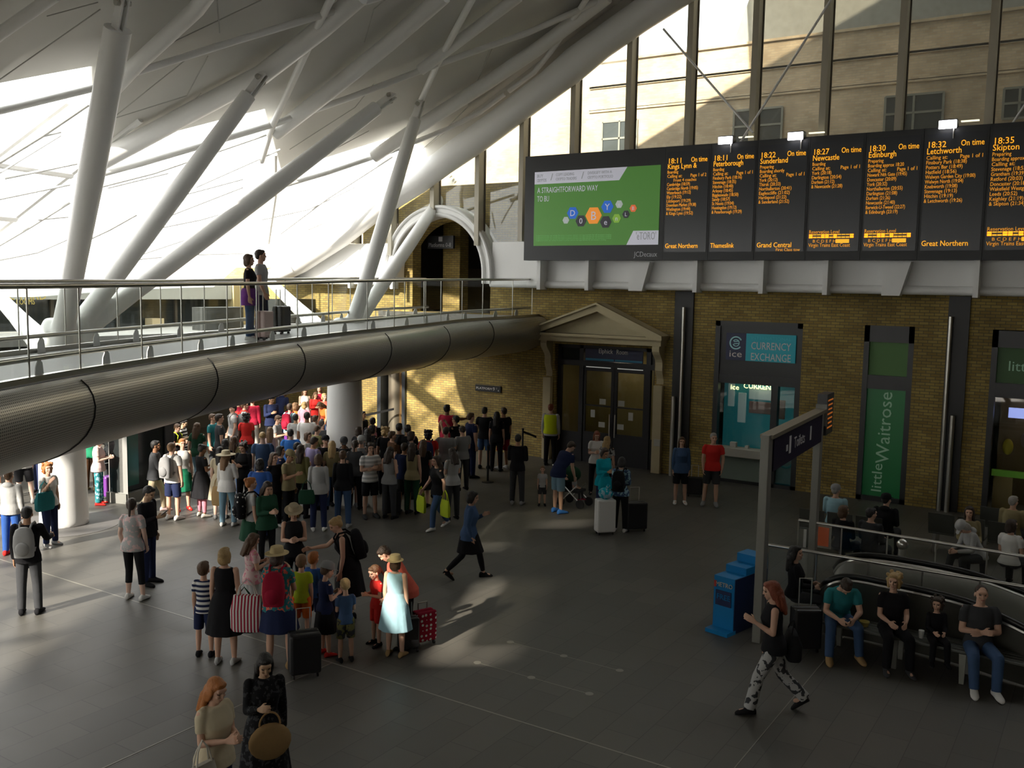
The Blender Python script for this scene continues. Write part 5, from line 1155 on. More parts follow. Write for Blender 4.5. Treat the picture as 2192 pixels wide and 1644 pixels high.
def cloth(c, pat=None, c2=None):
    nm = 'cloth_'+c+('_'+pat if pat else '')+('_'+c2 if c2 else '')
    if nm in MC: return MC[nm]
    m = mat(nm, CL[c], .85, bump=.35, bscale=9, var=.10, vscale=7, spec=.15); nt = m.node_tree; N = nt.nodes; L = nt.links; p = N['Principled BSDF']
    if pat:
        tc = N.new('ShaderNodeTexCoord'); mx = N.new('ShaderNodeMix'); mx.data_type = 'RGBA'; mx.inputs[6].default_value = (*CL[c], 1); mx.inputs[7].default_value = (*CL[c2], 1)
        rp = N.new('ShaderNodeValToRGB'); rp.color_ramp.interpolation = 'CONSTANT'
        if pat in ('stripe', 'tristripe', 'vstripe'):
            sp = N.new('ShaderNodeSeparateXYZ'); L.new(tc.outputs['Object'], sp.inputs[0]); ml = N.new('ShaderNodeMath'); ml.operation = 'MULTIPLY'; ml.inputs[1].default_value = 11 if pat != 'vstripe' else 22; L.new(sp.outputs[2 if pat != 'vstripe' else 0], ml.inputs[0]); fr = N.new('ShaderNodeMath'); fr.operation = 'FRACT'; L.new(ml.outputs[0], fr.inputs[0]); L.new(fr.outputs[0], rp.inputs[0]); rp.color_ramp.elements[1].position = .5
        elif pat == 'dots':
            v = N.new('ShaderNodeTexVoronoi'); v.inputs['Scale'].default_value = 13; v.inputs['Randomness'].default_value = .35; L.new(tc.outputs['Object'], v.inputs['Vector']); L.new(v.outputs['Distance'], rp.inputs[0]); rp.color_ramp.elements[0].color = (1, 1, 1, 1); rp.color_ramp.elements[1].position = .26; rp.color_ramp.elements[1].color = (0, 0, 0, 1)
        else:
            n = N.new('ShaderNodeTexNoise'); n.inputs['Scale'].default_value = {'floral': 22, 'camo': 9, 'check': 16, 'print': 13}[pat]; n.inputs['Detail'].default_value = 2; L.new(tc.outputs['Object'], n.inputs['Vector']); L.new(n.outputs[0], rp.inputs[0]); rp.color_ramp.elements[1].position = .53 if pat != 'floral' else .56
        L.new(rp.outputs[0], mx.inputs[0]); L.new(mx.outputs[2], p.inputs['Base Color'])
    return m
M_skin = {k: mat('skin_'+k, c, .55, bump=.05, bscale=40, var=.05, vscale=9, spec=.3) for k, c in dict(light=(.62, .38, .27), pale=(.70, .48, .38), tan=(.48, .27, .16), brown=(.24, .12, .065), asian=(.55, .36, .23), dark=(.10, .05, .03)).items()}
M_eye = mat('eye_dark', (.03, .02, .015), .2); M_lip = mat('lips', (.42, .15, .12), .5); M_brow = mat('eyebrow', (.10, .06, .035), .8)
HC_ = dict(black=(.012, .010, .009), dark=(.035, .02, .012), brown=(.09, .045, .02), lbrown=(.20, .11, .05), blond=(.46, .31, .13), ginger=(.42, .15, .035), red=(.22, .05, .02), grey=(.35, .33, .3), white=(.55, .52, .46))
def hmat(c): return mat('hair_'+c, HC_[c], .5, bump=.6, bscale=60, var=.2, vscale=30)
def hat_obj(kind, F, parent, colour):
    mb = MB()
    if kind in ('fedora', 'sunhat', 'kidhat'):
        br_ = {'fedora': .155, 'sunhat': .2, 'kidhat': .135}[kind]
        prof = [(br_, -.012), (br_, -.004), (.092, .004), (.088, .05), (.078, .085), (.04, .098), (.002, .10)]
        o = 1.638; q = MB(); n = 26; q.loft([[V3(r*math.cos(t), r*1.12*math.sin(t)-.02, z) for t in [2*math.pi*j/n for j in range(n)]] for r, z in prof])
        mb.add([F.TH(Vector(v)+V3(0, 0, o)) for v in q.v], q.f)
    else:
        q = MB(); n = 22; q.loft([[V3(r*math.cos(t), r*1.15*math.sin(t)-.022, z) for t in [2*math.pi*j/n for j in range(n)]] for r, z in ((.096, -.01), (.096, .03), (.080, .076), (.045, .098), (.002, .104))]); mb.add([F.TH(Vector(v)+V3(0, 0, 1.628)) for v in q.v], q.f)
        q = MB(); q.prism([(-.06, .05, 0), (.06, .05, 0), (.05, .14, -.012), (0, .16, -.014), (-.05, .14, -.012)], (0, 0, .008)); mb.add([F.TH(Vector(v)+V3(0, 0, 1.628)) for v in q.v], q.f)
    o = mb.build('hat' if kind != 'cap' else 'cap', cloth(colour), None, smooth=True); o.parent = parent; return o
def put(me, name, parent, m):
    o = bpy.data.objects.new(name, me); COL.objects.link(o); o.parent = parent
    if m is not None: o.material_slots[0].link = 'OBJECT'; o.material_slots[0].material = m
    return o
def facing(P, a):
    c = V3(-P.x, -P.y, 0).normalized(); r = V3(-c.y, c.x, 0); f = c*math.cos(R(a))+r*math.sin(R(a)); return math.atan2(-f.x, f.y)
NICE = dict(top='top', dress='dress', skirt='skirt', trousers='trousers', jeans='jeans', leggings='leggings', capri='leggings', shorts='shorts', vest='hi_vis_vest')
def person(mode, px, py, h, face, pose, sex, skin, hair, hcol, top, bottom, shoe, label, hat=None, z0=0.0, group=None, extra=()):
    """mode 'f': (px,py) is where the feet stand; 'h': where the crown of the head shows"""
    child = sex in 'cbg' and h < 1.45; fem = sex in 'wg'
    F = Fig(pose, fem, child); crown = F.TH(V3(0, -.01, 1.70)); sc = h/(1.70+(.07 if child else 0))
    if mode == 'f': P = G(px, py, z0)
    elif mode == 'h': P = G(px, py, z0+crown.z*sc); P.z = z0
    else: P = Vector(px); P.z = z0
    rz = facing(P, face)
    if mode == 'h':
        off = Matrix.Rotation(rz, 3, 'Z')@(V3(crown.x, crown.y, 0)*sc); P = P-off; P.z = z0
    if z0 == 0 and mode == 'h':
        best = None
        for rr_ in (0, .08, .16, .24, .32, .4, .5, .6, .75, .9):
            for a_ in range(12 if rr_ else 1):
                q = P+V3(math.cos(a_*math.pi/6), math.sin(a_*math.pi/6), 0)*rr_
                ok = q.y < D-.38 and all((q.xy-w).length > .43 for w in SPOTS) and all((q.xy-w).length > .82 for w in TRUNKS)
                if ok: best = q; break
            if best is not None: break
        if best is not None: P = best
    if z0 == 0: SPOTS.append(P.xy.copy())
    t = empty('person', P, label, 'person', group, rz); t.scale = (sc, sc, sc)
    put(body_mesh(pose, fem, child), 'body', t, M_skin[skin])
    if hair != 'bald': put(hair_mesh(pose, fem, child, hair), 'hair', t, hmat(hcol))
    for gdef in (top, bottom):
        if not gdef: continue
        kind, col = gdef[0], gdef[1:]; nm = NICE[kind.split('-')[0]]
        if 'jacket' in kind: nm = 'jacket'
        put(garment(pose, fem, child, kind), nm, t, cloth(*col))
    for gx in extra:
        if gx != 'vest': put(garment(pose, fem, child, gx[0]), NICE[gx[0].split('-')[0]], t, cloth(*gx[1:]))
    if 'vest' in extra: put(garment(pose, fem, child, 'vest'), 'hi_vis_vest', t, cloth('hivis'))
    for i in (0, 1): put(shoe_mesh(pose, fem, child, i), 'shoe', t, cloth(shoe))
    if hat: hat_obj(hat[0], F, t, hat[1])
    t['_F'] = 0
    return t, F, P, rz, sc
def world(info, p):
    t, F, P, rz, sc = info; return P+Matrix.Rotation(rz, 3, 'Z')@(Vector(p)*sc)
# things people carry
def backpack(info, col, label, pat=None, c2=None, s=1.0):
    t, F, P, rz, sc = info; b = F.TT(V3(0, -.215, 1.20)); T_ = empty('backpack', world(info, b), label, 'backpack', None, rz); k = sc*s; T_.scale = (k, k, k); T_.rotation_euler = (-F.lean*.9, 0, rz)
    rr = MB(); n = 18; rings = []
    for z, w, d in ((-.24, .10, .06), (-.23, .135, .085), (-.05, .15, .10), (.1, .14, .09), (.19, .11, .07), (.225, .05, .04)):
        rings.append([V3(w*math.copysign(abs(math.cos(a))**.6, math.cos(a)), d*math.copysign(abs(math.sin(a))**.7, math.sin(a)), z) for a in [2*math.pi*j/n for j in range(n)]])
    m_ = cloth(col, pat, c2) if pat else cloth(col)
    def ch(mb, nm, mm, sm=True): o = mb.build(nm, mm, None, smooth=sm); o.parent = T_; return o
    ch(rr.loft(rings), 'bag_body', m_); q = MB(); q.ell((0, -.09, -.09), (.10, .05, .11)); ch(q, 'front_pocket', m_)
    for sx in (-1, 1): ch(MB().tube([V3(.07*sx, .07, .17), V3(.085*sx, .13, .245), V3(.10*sx, .24, .255), V3(.105*sx, .335, .16), V3(.12*sx, .30, -.02), V3(.12*sx, .1, -.17)], .016, 8), 'strap', cloth(col))
    return T_
def bag(info, where, size, col, label, kind='handbag', pat=None, c2=None, strap=None, drop=.22):
    t, F, P, rz, sc = info; c = world(info, where); T_ = empty(kind, c, label, 'bag', None, rz); w, d, h_ = size
    def ch(mb, nm, mm): o = mb.build(nm, mm, None, smooth=True); o.parent = T_; return o
    rings = []; n = 16
    for z, k in ((-h_, .86), (-h_*.9, .98), (-h_*.4, 1.0), (0, .82)):
        rings.append([V3(w/2*k*math.copysign(abs(math.cos(a))**.5, math.cos(a)), d/2*k*(1 if z < 0 else .5)*math.copysign(abs(math.sin(a))**.6, math.sin(a)), z-drop) for a in [2*math.pi*j/n for j in range(n)]])
    m_ = cloth(col, pat, c2) if pat else cloth(col); ch(MB().loft(rings), 'bag_body', m_)
    for s_ in (-1, 1): ch(MB().tube([V3(-w*.28, d*.2*s_, -drop), V3(-w*.2, d*.1*s_, -drop*.4), V3(0, 0, 0), V3(w*.2, d*.1*s_, -drop*.4), V3(w*.28, d*.2*s_, -drop)], .008, 6), 'handle', cloth(strap or col))
    return T_
def suitcase(mode, px, py, size, col, label, face=0, z0=0.0, pat=None, c2=None, handle=.3):
    P = G(px, py, z0) if mode == 'f' else Vector(px); w, d, h_ = size; T_ = empty('suitcase', P, label, 'suitcase', None, facing(P, face))
    def ch(mb, nm, mm, bv=0): o = mb.build(nm, mm, None, bevel=bv); o.parent = T_; return o
    m_ = cloth(col, pat, c2) if pat else mat('case_'+col, CL[col], .4)
    for s_ in (-1, 1): ch(MB().box((-w/2, d/4*s_-d/4+.003, .06), (w/2, d/4*s_+d/4-.003, h_)), 'shell', m_, .035)
    for sx in (-1, 1):
        for sy in (-1, 1): ch(MB().tube([V3(sx*w*.38-.012, sy*d*.3, .03), V3(sx*w*.38+.012, sy*d*.3, .03)], .03, 12), 'wheel', M_black)
    if handle: ch(MB().tube([V3(-w*.22, -d*.3, h_-.02), V3(-w*.22, -d*.3, h_+handle), V3(w*.22, -d*.3, h_+handle), V3(w*.22, -d*.3, h_-.02)], .011, 8), 'handle', M_steel)
    return T_
def phone(info, i=1, label='phone held in a hand'):
    t, F, P, rz, sc = info; a = F.arms[i]; w = (a[2]-a[1]).normalized(); q = world(info, a[2]+w*.12+V3(0, .0, .03)); T_ = empty('phone', q, label, 'phone', None, rz)
    o = MB().box((-.037, -.004, -.06), (.037, .004, .08)).build('case', M_black, None, bevel=.004); o.parent = T_; o = MB().box((-.033, -.0055, -.055), (.033, -.004, .075)).build('screen', mat('phone_screen', (.45, .55, .6), .2, emis=.35), None); o.parent = T_
    T_.rotation_euler = (R(-50), 0, rz)
X = person
def T(c, k='-short', *pat): return ('top'+k, c)+pat
J = lambda c='denim', k='jeans': (k, c)
# ---- far left, in front of and beside the left column
A = X('f', 65, 1314, 1.74, 165, 'offer', 'm', 'tan', 'short', 'black', T('black', '-long'), J('dgrey', 'trousers'), 'black', 'man in black with a silver-grey backpack seen from behind at the far left')
backpack(A, 'lgrey', 'silver-grey backpack on the man in black at the far left')
A = X('f', 108, 1168, 1.68, 40, 'tote', 'w', 'light', 'curly', 'ginger', T('white'), J('navy'), 'grey', 'woman with curly ginger hair and white tee in front of the left white column')
bag(A, (.2, .12, 1.38), (.42, .16, .36), 'teal', 'grey-blue shoulder bag of the woman with curly ginger hair', 'shoulder_bag')
A = X('f', 26, 1188, 1.66, 150, 'stand', 'm', 'light', 'short', 'brown', T('lgrey', '-long-hood'), J('blue'), 'red', 'person in a grey hooded top and blue jeans seen from behind at the left edge')
A = X('f', 52, 1078, 1.76, 180, 'stand2', 'm', 'pale', 'short', 'brown', T('lgrey'), J('black', 'shorts'), 'grey', 'person in black shorts with a bright red backpack half hidden under the bridge')
backpack(A, 'red', 'bright red backpack worn under the bridge at the far left')
X('f', 8, 1066, 1.72, 150, 'stand', 'w', 'light', 'long', 'brown', T('lgrey', '-short-loose'), ('shorts', 'grey'), 'white', 'person in loose grey tee and shorts cut by the left edge under the bridge')
X('f', 84, 1056, 1.72, -70, 'hands', 'm', 'tan', 'short', 'dark', T('offwhite', '-long'), J('navy', 'trousers'), 'black', 'person in pale top and navy trousers just left of the left white column')
A = X('f', 213, 1080, 1.66, 80, 'hands', 'w', 'pale', 'curly', 'dark', T('palepink', '-short-loose'), ('trousers-wide', 'teal', 'print', 'lblue'), 'red', 'woman in pale pink top and blue patterned trousers right of the left column')
X('f', 196, 1050, 1.74, 150, 'stand', 'm', 'light', 'short', 'dark', T('green'), J('brown', 'trousers'), 'khaki', 'man in a bright green top behind the woman in patterned trousers')
X('f', 236, 1040, 1.70, -60, 'phone', 'w', 'light', 'short', 'grey', T('grey', '-long', 'print', 'black'), J('dgrey'), 'black', 'person in grey patterned top partly behind the grey kiosk post')
suitcase('f', 234, 1066, (.36, .24, .56), 'purple', 'purple suitcase beside the grey kiosk post', 40)
X('f', 332, 1096, 1.70, 85, 'walk', 'm', 'brown', 'short', 'black', T('dgrey', '-long-jacket'), J('beige', 'trousers'), 'palepink', 'man in dark jacket and beige trousers walking in front of the dark kiosk')
A = X('f', 287, 1282, 1.72, 150, 'stand2', 'w', 'pale', 'pony', 'dark', T('lgrey', '-short', 'print', 'palepink'), ('capri', 'black'), 'white', 'woman in grey patterned tee and black cropped leggings with white shoes')
A = X('f', 318, 1250, 1.76, 60, 'phone', 'm', 'asian', 'short', 'black', T('black', '-long'), J('navy'), 'black', 'man in black top holding a phone beside the woman in cropped leggings')
phone(A, 1, 'phone with a lit screen held by the man in black behind the cropped leggings')
# ---- sunlit left part of the crowd
A = X('f', 371, 1112, 1.74, 140, 'stand', 'm', 'light', 'short', 'lbrown', T('white'), J('navy', 'shorts'), 'white', 'man in white tee and navy shorts with a grey-green backpack')
backpack(A, 'grey', 'grey-green backpack on the man in white tee and navy shorts')
X('f', 393, 1092, 1.68, 15, 'stand', 'w', 'light', 'short', 'ginger', T('white', '-tank'), ('skirt-straight', 'green'), 'red', 'smiling woman in white vest top and green skirt facing the camera')
A = X('h', 382, 908, 1.55, 60, 'hands', 'm', 'light', 'short', 'brown', T('black'), J('dgrey'), 'black', 'boy in black tee with a lime green backpack under the bridge')
backpack(A, 'lime', 'lime green backpack on the boy in black tee')
X('h', 396, 898, 1.60, 70, 'phone', 'm', 'asian', 'short', 'black', T('white', '-short', 'stripe', 'black'), J('black'), 'black', 'boy in white top with black stripes looking at a phone under the bridge')
X('h', 422, 905, 1.70, 150, 'walk', 'w', 'light', 'long', 'brown', T('dgreen'), J('ldenim'), 'black', 'person in pale blue jeans walking away, head close under the bridge edge')
X('h', 436, 952, 1.66, 120, 'hands', 'w', 'brown', 'bun', 'black', ('dress-short', 'black'), ('leggings', 'pink'), 'offwhite', 'woman in black tunic over pink trousers with dark hair pinned up')
X('h', 455, 954, 1.64, 170, 'stand', 'w', 'pale', 'long', 'black', ('dress-short', 'cream'), None, 'grey', 'woman in a cream knee-length dress with long black hair seen from behind')
A = X('h', 484, 966, 1.66, 150, 'tote', 'w', 'light', 'long', 'lbrown', T('white', '-long-jacket'), J('ldenim'), 'white', 'woman in white jacket and pale jeans wearing a cream straw hat', ('sunhat', 'cream'))
bag(A, (-.25, .05, 1.1), (.30, .12, .42), 'tan', 'tan tote bag on the woman with the cream straw hat', 'tote_bag')
X('h', 455, 886, 1.72, 60, 'stand', 'm', 'light', 'short', 'brown', T('teal'), J('dgrey'), 'black', 'man in dark teal top half hidden behind the tall man in the charcoal tee')
X('h', 469, 886, 1.84, 100, 'stand', 'm', 'light', 'short', 'dark', T('dgrey'), J('denim'), 'black', 'tall man in a charcoal tee beneath the middle of the bridge')
A = X('h', 499, 866, 1.78, -80, 'stand2', 'm', 'light', 'short', 'black', T('lgrey'), J('dgrey', 'trousers'), 'black', 'man in light grey tee with backpack facing left near the bridge edge')
backpack(A, 'grey', 'grey backpack on the man in light grey tee facing left')
A = X('h', 523, 860, 1.78, 90, 'stand', 'm', 'light', 'short', 'brown', T('lgrey', '-long'), J('navy'), 'black', 'man in pale grey with red shoulder straps right under the bridge edge')
backpack(A, 'red', 'red backpack worn by the man right under the bridge edge')
X('h', 510, 852, 1.72, 40, 'stand', 'w', 'light', 'bob', 'red', T('crimson'), J('black'), 'black', 'person whose red hair just shows behind the man with red shoulder straps')
X('h', 540, 850, 1.72, 160, 'stand', 'm', 'light', 'short', 'dark', T('crimson', '-long'), J('offwhite', 'trousers'), 'white', 'person in crimson top and pale trousers cut off by the bridge')
X('h', 527, 884, 1.70, 175, 'stand', 'w', 'dark', 'curly', 'black', T('red'), J('dgrey'), 'black', 'woman with big black hair and bright red top seen from behind')
X('h', 583, 848, 1.80, 30, 'phone', 'm', 'tan', 'short', 'black', T('navy', '-long-jacket'), J('black', 'trousers'), 'black', 'man in open navy blazer and white shirt looking down, by the gold pilaster')
X('h', 562, 924, 1.80, 175, 'stand', 'm', 'pale', 'buzz', 'blond', T('denim'), J('blue'), 'black', 'man with cropped blond hair and denim-blue tee with a pale outline on its back')
X('h', 578, 914, 1.62, 170, 'stand', 'w', 'pale', 'long', 'lbrown', T('palepink', '-tank'), J('ldenim'), 'white', 'girl with long light brown hair beside the cropped blond man')
X('h', 482, 940, 1.66, 160, 'stand', 'w', 'tan', 'long', 'black', T('black'), J('black'), 'black', 'woman with long black hair behind the cream straw hat')
X('h', 501, 934, 1.60, 150, 'stand', 'w', 'light', 'long', 'brown', T('khaki'), J('denim'), 'grey', 'girl with long brown hair and khaki top behind the woman in dark curls')
X('h', 518, 948, 1.66, -30, 'hands', 'w', 'light', 'curly', 'dark', T('black', '-long'), J('black'), 'black', 'woman with dark curls in black between the straw hat and the royal-blue tee')
X('h', 556, 982, 1.70, 165, 'stand', 'm', 'tan', 'bob', 'black', T('blue'), J('navy'), 'black', 'person with thick black hair and deep blue tee seen from behind')
A = X('h', 620, 864, 1.72, 150, 'stand', 'w', 'light', 'short', 'dark', T('lblue', '-long'), J('purple'), 'white', 'person in mint hooded top wearing a red backpack in the sunlit queue')
backpack(A, 'crimson', 'dark red backpack over the mint hooded top')
X('h', 611, 838, 1.70, 150, 'bend', 'm', 'dark', 'short', 'black', T('navy', '-long-hood'), J('navy'), 'black', 'person in a navy coat bending at the edge of the bridge shadow')
X('h', 632, 862, 1.42, 120, 'stand', 'g', 'light', 'bob', 'lbrown', T('orange'), J('denim'), 'white', 'girl with light brown hair behind the mint hooded top')
X('h', 651, 860, 1.58, 170, 'stand', 'w', 'pale', 'bob', 'blond', T('pink'), J('denim'), 'white', 'blonde person in pink in the sunlit queue below the girl in the white top')
X('h', 653, 832, 1.70, 10, 'phone', 'w', 'light', 'long', 'brown', T('white', '-tank'), ('shorts', 'denim'), 'white', 'young woman with long brown hair and white top facing us in the sunlight')
X('h', 684, 826, 1.72, -20, 'stand', 'w', 'light', 'long', 'dark', T('crimson'), J('black'), 'black', 'woman in crimson top at the top left of the bright white column')
X('h', 676, 840, 1.60, 20, 'hands', 'w', 'tan', 'long', 'brown', T('red', '-long'), J('black'), 'black', 'woman in red sleeves just below the crimson top')
X('h', 694, 842, 1.66, 30, 'stand', 'w', 'light', 'bob', 'blond', T('coral'), J('denim'), 'white', 'blonde woman in a coral top before the bright white column')
X('h', 714, 848, 1.66, -20, 'stand', 'w', 'tan', 'topbun', 'black', T('black'), J('black'), 'black', 'woman with a black topknot against the bright white column')
X('h', 735, 851, 1.62, -40, 'point', 'w', 'light', 'short', 'brown', T('pink', '-long'), J('denim'), 'white', 'woman in a pink scarf pointing, right against the white column')
X('h', 776, 880, 1.68, 60, 'stand', 'm', 'tan', 'short', 'black', T('black'), J('black'), 'black', 'dark-haired man looking right beside the brick pier and the black belt')
X('h', 633, 886, 1.68, 165, 'stand', 'm', 'asian', 'short', 'black', T('lgrey'), J('dgrey'), 'black', 'person with short black hair and a pale grey top right of the red backpack')
X('h', 657, 882, 1.82, 175, 'stand', 'm', 'brown', 'short', 'black', T('white', '-short-loose'), J('lgrey', 'shorts'), 'white', 'tall man in a sunlit white and grey tee seen from behind')
X('h', 674, 889, 1.62, 170, 'stand', 'm', 'light', 'short', 'brown', T('coral'), J('navy', 'shorts'), 'white', 'boy in a glowing coral-red tee seen from behind')
X('h', 692, 862, 1.66, -50, 'bend', 'w', 'tan', 'long', 'brown', T('orange', '-tank'), J('denim'), 'tan', 'woman in orange top leaning over the queue barrier')
X('h', 711, 880, 1.60, 150, 'stand', 'w', 'light', 'long', 'brown', T('black'), J('denim'), 'black', 'woman with long brown hair left of the purple top')
X('h', 741, 876, 1.58, 120, 'stand', 'w', 'pale', 'bob', 'blond', T('purple'), J('denim'), 'white', 'blonde girl in a purple top near the white column')
A = X('h', 752, 896, 1.74, 170, 'stand', 'm', 'light', 'short', 'black', T('black'), J('black'), 'black', 'man in black tee with a bright pink bag on his shoulder')
backpack(A, 'pink', 'bright pink bag on the back of the man in black tee')
X('h', 622, 918, 1.70, 175, 'stand', 'm', 'light', 'short', 'black', T('royal'), J('navy', 'shorts'), 'black', 'man with black hair and a royal blue tee seen from behind')
X('h', 675, 936, 1.72, 130, 'hands', 'm', 'tan', 'short', 'dark', T('lilac'), J('navy'), 'black', 'man in a lilac shirt looking down in the middle of the queue')
A = X('h', 690, 934, 1.68, 10, 'stand', 'm', 'light', 'short', 'brown', T('black'), J('black'), 'black', 'person in a black cap facing us beside the lilac shirt', ('cap', 'black'))
X('h', 708, 938, 1.66, 0, 'phone', 'm', 'brown', 'short', 'black', T('dgrey', '-long-hood'), J('black'), 'black', 'person in a dark beanie facing us between the lilac shirt and blonde hair', ('cap', 'dgrey'))
X('h', 721, 942, 1.64, 175, 'stand', 'w', 'light', 'long', 'blond', T('khaki'), J('denim'), 'black', 'woman with very long dark blonde hair seen from behind')
X('h', 752, 931, 1.72, 175, 'stand', 'm', 'light', 'short', 'grey', T('grey'), J('olive', 'shorts'), 'grey', 'man in a pale grey cap and grey tee in the middle of the queue', ('cap', 'lgrey'))
A = X('h', 624, 966, 1.70, 60, 'phone', 'm', 'tan', 'short', 'brown', T('khaki'), J('black'), 'black', 'man in a khaki cap and khaki tee carrying a mustard yellow bag', ('cap', 'khaki'))
bag(A, (-.1, -.22, 1.25), (.34, .2, .42), 'mustard', 'mustard yellow bag behind the man in the khaki cap', 'shoulder_bag')
A = X('f', 682, 1136, 1.68, 175, 'stand', 'w', 'light', 'bob', 'brown', T('lgrey', '-long'), J('navy'), 'white', 'woman with a brown bob and pale shirt, grey bag across her back')
bag(A, (-.24, -.12, 1.16), (.36, .13, .3), 'dgreen', 'grey-green shoulder bag hanging from the woman with the brown bob', 'shoulder_bag')
X('f', 734, 1128, 1.70, 170, 'stand', 'w', 'light', 'short', 'brown', T('black', '-long'), J('denim'), 'lgrey', 'woman with short brown hair, black top and blue jeans right of the brown bob')
for i, (x, y, hc, c, lab) in enumerate(((708, 902, 'dark', 'dgrey', 'dark-haired person whose head shows between the coral tee and the pink bag'), (737, 910, 'dark', 'black', 'dark-haired person directly under the pink bag'), (695, 910, 'brown', 'olive', 'brown-haired person behind the black cap'), (766, 912, 'black', 'black', 'black-haired person between the grey cap and the brick pier'),
    (640, 948, 'black', 'black', 'person with black hair behind the khaki cap'), (600, 955, 'black', 'navy', 'person with black hair between the blue tees'), (598, 890, 'brown', 'grey', 'brown-haired person right of the navy blazer'), (659, 925, 'brown', 'white', 'person in white behind the lilac shirt'))):
    X('h', x, y, 1.66, 160-15*i, 'stand' if i % 2 else 'hands', 'w' if i % 2 else 'm', 'light', 'bob' if i % 2 else 'short', hc, T(c), J('dgrey'), 'black', lab)
# ---- shaded middle of the queue
X('f', 792, 1108, 1.72, 20, 'cross', 'm', 'light', 'curly', 'dark', T('lgrey', '-short', 'stripe', 'white'), J('black', 'shorts'), 'dgrey', 'man in a broad pale striped shirt with arms folded and dark shorts')
X('h', 825, 913, 1.74, 170, 'stand', 'w', 'light', 'curly', 'blond', T('black'), J('black'), 'black', 'person with curly fair hair and black top in the shaded queue')
X('h', 787, 918, 1.70, 170, 'stand', 'w', 'light', 'long', 'black', T('dgrey'), J('black'), 'black', 'woman with long black hair left of the curly fair hair')
X('h', 831, 956, 1.66, 150, 'hands', 'w', 'light', 'long', 'dark', T('grey', '-tank'), J('dgrey'), 'black', 'woman in a dusky grey vest top with long dark hair in the shaded queue')
X('h', 873, 909, 1.80, 170, 'stand', 'm', 'tan', 'short', 'black', T('black'), J('black'), 'black', 'tall dark-haired man in front of the steel pier, the right of two')
X('h', 857, 907, 1.78, 160, 'stand', 'm', 'tan', 'short', 'black', T('dgrey', '-long'), J('black'), 'black', 'tall dark-haired man in front of the steel pier, the left of two')
X('h', 843, 920, 1.68, 110, 'stand', 'm', 'light', 'short', 'brown', T('brown'), J('dgrey'), 'black', 'man in a brown top with short brown hair behind the dusky vest')
X('h', 882, 948, 1.68, 165, 'stand', 'w', 'light', 'long', 'dark', T('khaki', '-tank'), J('dgreen', 'jeans'), 'black', 'woman in a pale yellowish strap top with long dark hair')
A = X('h', 917, 920, 1.72, 175, 'stand', 'm', 'tan', 'curly', 'black', T('red'), J('black', 'shorts'), 'black', 'man in a red tee in the shaded queue')
backpack(A, 'navy', 'navy backpack over the red tee in the shaded queue')
X('h', 901, 924, 1.70, 120, 'stand', 'w', 'light', 'bob', 'dark', T('black'), J('black'), 'black', 'person in black just left of the red tee')
X('h', 955, 914, 1.74, 170, 'hip', 'm', 'light', 'short', 'dark', T('grey', '-short-loose'), J('navy'), 'black', 'stout man in a mid-grey tee, hand on hip, below the maroon waistcoat')
X('h', 957, 866, 1.92, 150, 'point', 'm', 'brown', 'short', 'black', T('crimson', '-short'), J('black', 'trousers'), 'black', 'man in a maroon waistcoat pointing at the sunlit brick wall')
X('h', 976, 890, 1.76, -120, 'photo', 'm', 'tan', 'short', 'black', T('black'), J('black'), 'black', 'man in black lifting a camera right of the maroon waistcoat')
X('h', 988, 912, 1.70, -150, 'hands', 'm', 'light', 'short', 'dark', T('grey'), J('dgrey'), 'black', 'man in a dull grey tee below the man with the camera')
X('h', 1008, 884, 1.82, 120, 'stand', 'm', 'light', 'short', 'brown', T('navy'), J('navy'), 'black', 'tall man in navy with brown hair against the brick wall')
X('f', 1036, 1003, 1.82, 165, 'stand', 'm', 'light', 'short', 'black', T('black'), J('denim', 'shorts'), 'black', 'man in black top and denim-blue shorts near the brick wall')
X('h', 1054, 880, 1.74, 170, 'stand', 'w', 'light', 'long', 'black', T('black'), J('black'), 'black', 'person in black between the two men in shorts at the brick wall')
X('f', 1076, 1004, 1.82, -150, 'stand', 'm', 'tan', 'short', 'dark', T('black', '-short-loose'), J('crimson', 'shorts'), 'lgrey', 'man in black tee and dark red shorts, last before the black belt')
X('f', 968, 1112, 1.66, -150, 'hands', 'w', 'light', 'long', 'dark', T('lgrey'), J('dgrey'), 'black', 'woman in a pale grey tee in front of the shaded queue')
A = X('f', 936, 1132, 1.66, -60, 'walk', 'w', 'light', 'long', 'dark', T('black'), J('denim'), 'white', 'person in jeans and white shoes striding with bright yellow bags')
bag(A, (.30, .25, .95), (.36, .1, .36), 'lime', 'bright yellow-green carrier bag, the right of two by the striding legs', 'carrier_bag'); bag(A, (-.34, .0, .95), (.36, .1, .36), 'lime', 'bright yellow-green carrier bag, the left of two by the striding legs', 'carrier_bag')
X('f', 760, 1090, 1.66, 170, 'stand', 'w', 'light', 'pony', 'dark', T('dgrey'), J('black'), 'black', 'woman with a dark ponytail left of the striped shirt'); X('f', 865, 1098, 1.66, 160, 'stand', 'm', 'tan', 'short', 'dark', T('navy'), J('dgrey', 'shorts'), 'dgrey', 'man in navy tee and grey shorts in front of the shaded queue')
X('f', 905, 1085, 1.64, 170, 'stand', 'w', 'light', 'long', 'brown', T('black'), ('skirt', 'black'), 'black', 'woman in a dark skirt between the navy tee and the pale grey tee')
X('f', 645, 1108, 1.68, 150, 'stand', 'w', 'light', 'long', 'dark', T('olive', '-long'), J('black'), 'black', 'woman in olive left of the woman with the brown bob')
suitcase('f', 838, 1102, (.4, .26, .58), 'black', 'black suitcase standing at the foot of the shaded queue', 20); suitcase('f', 548, 1108, (.36, .24, .5), 'navy', 'navy suitcase behind the polka-dot backpack', 20)
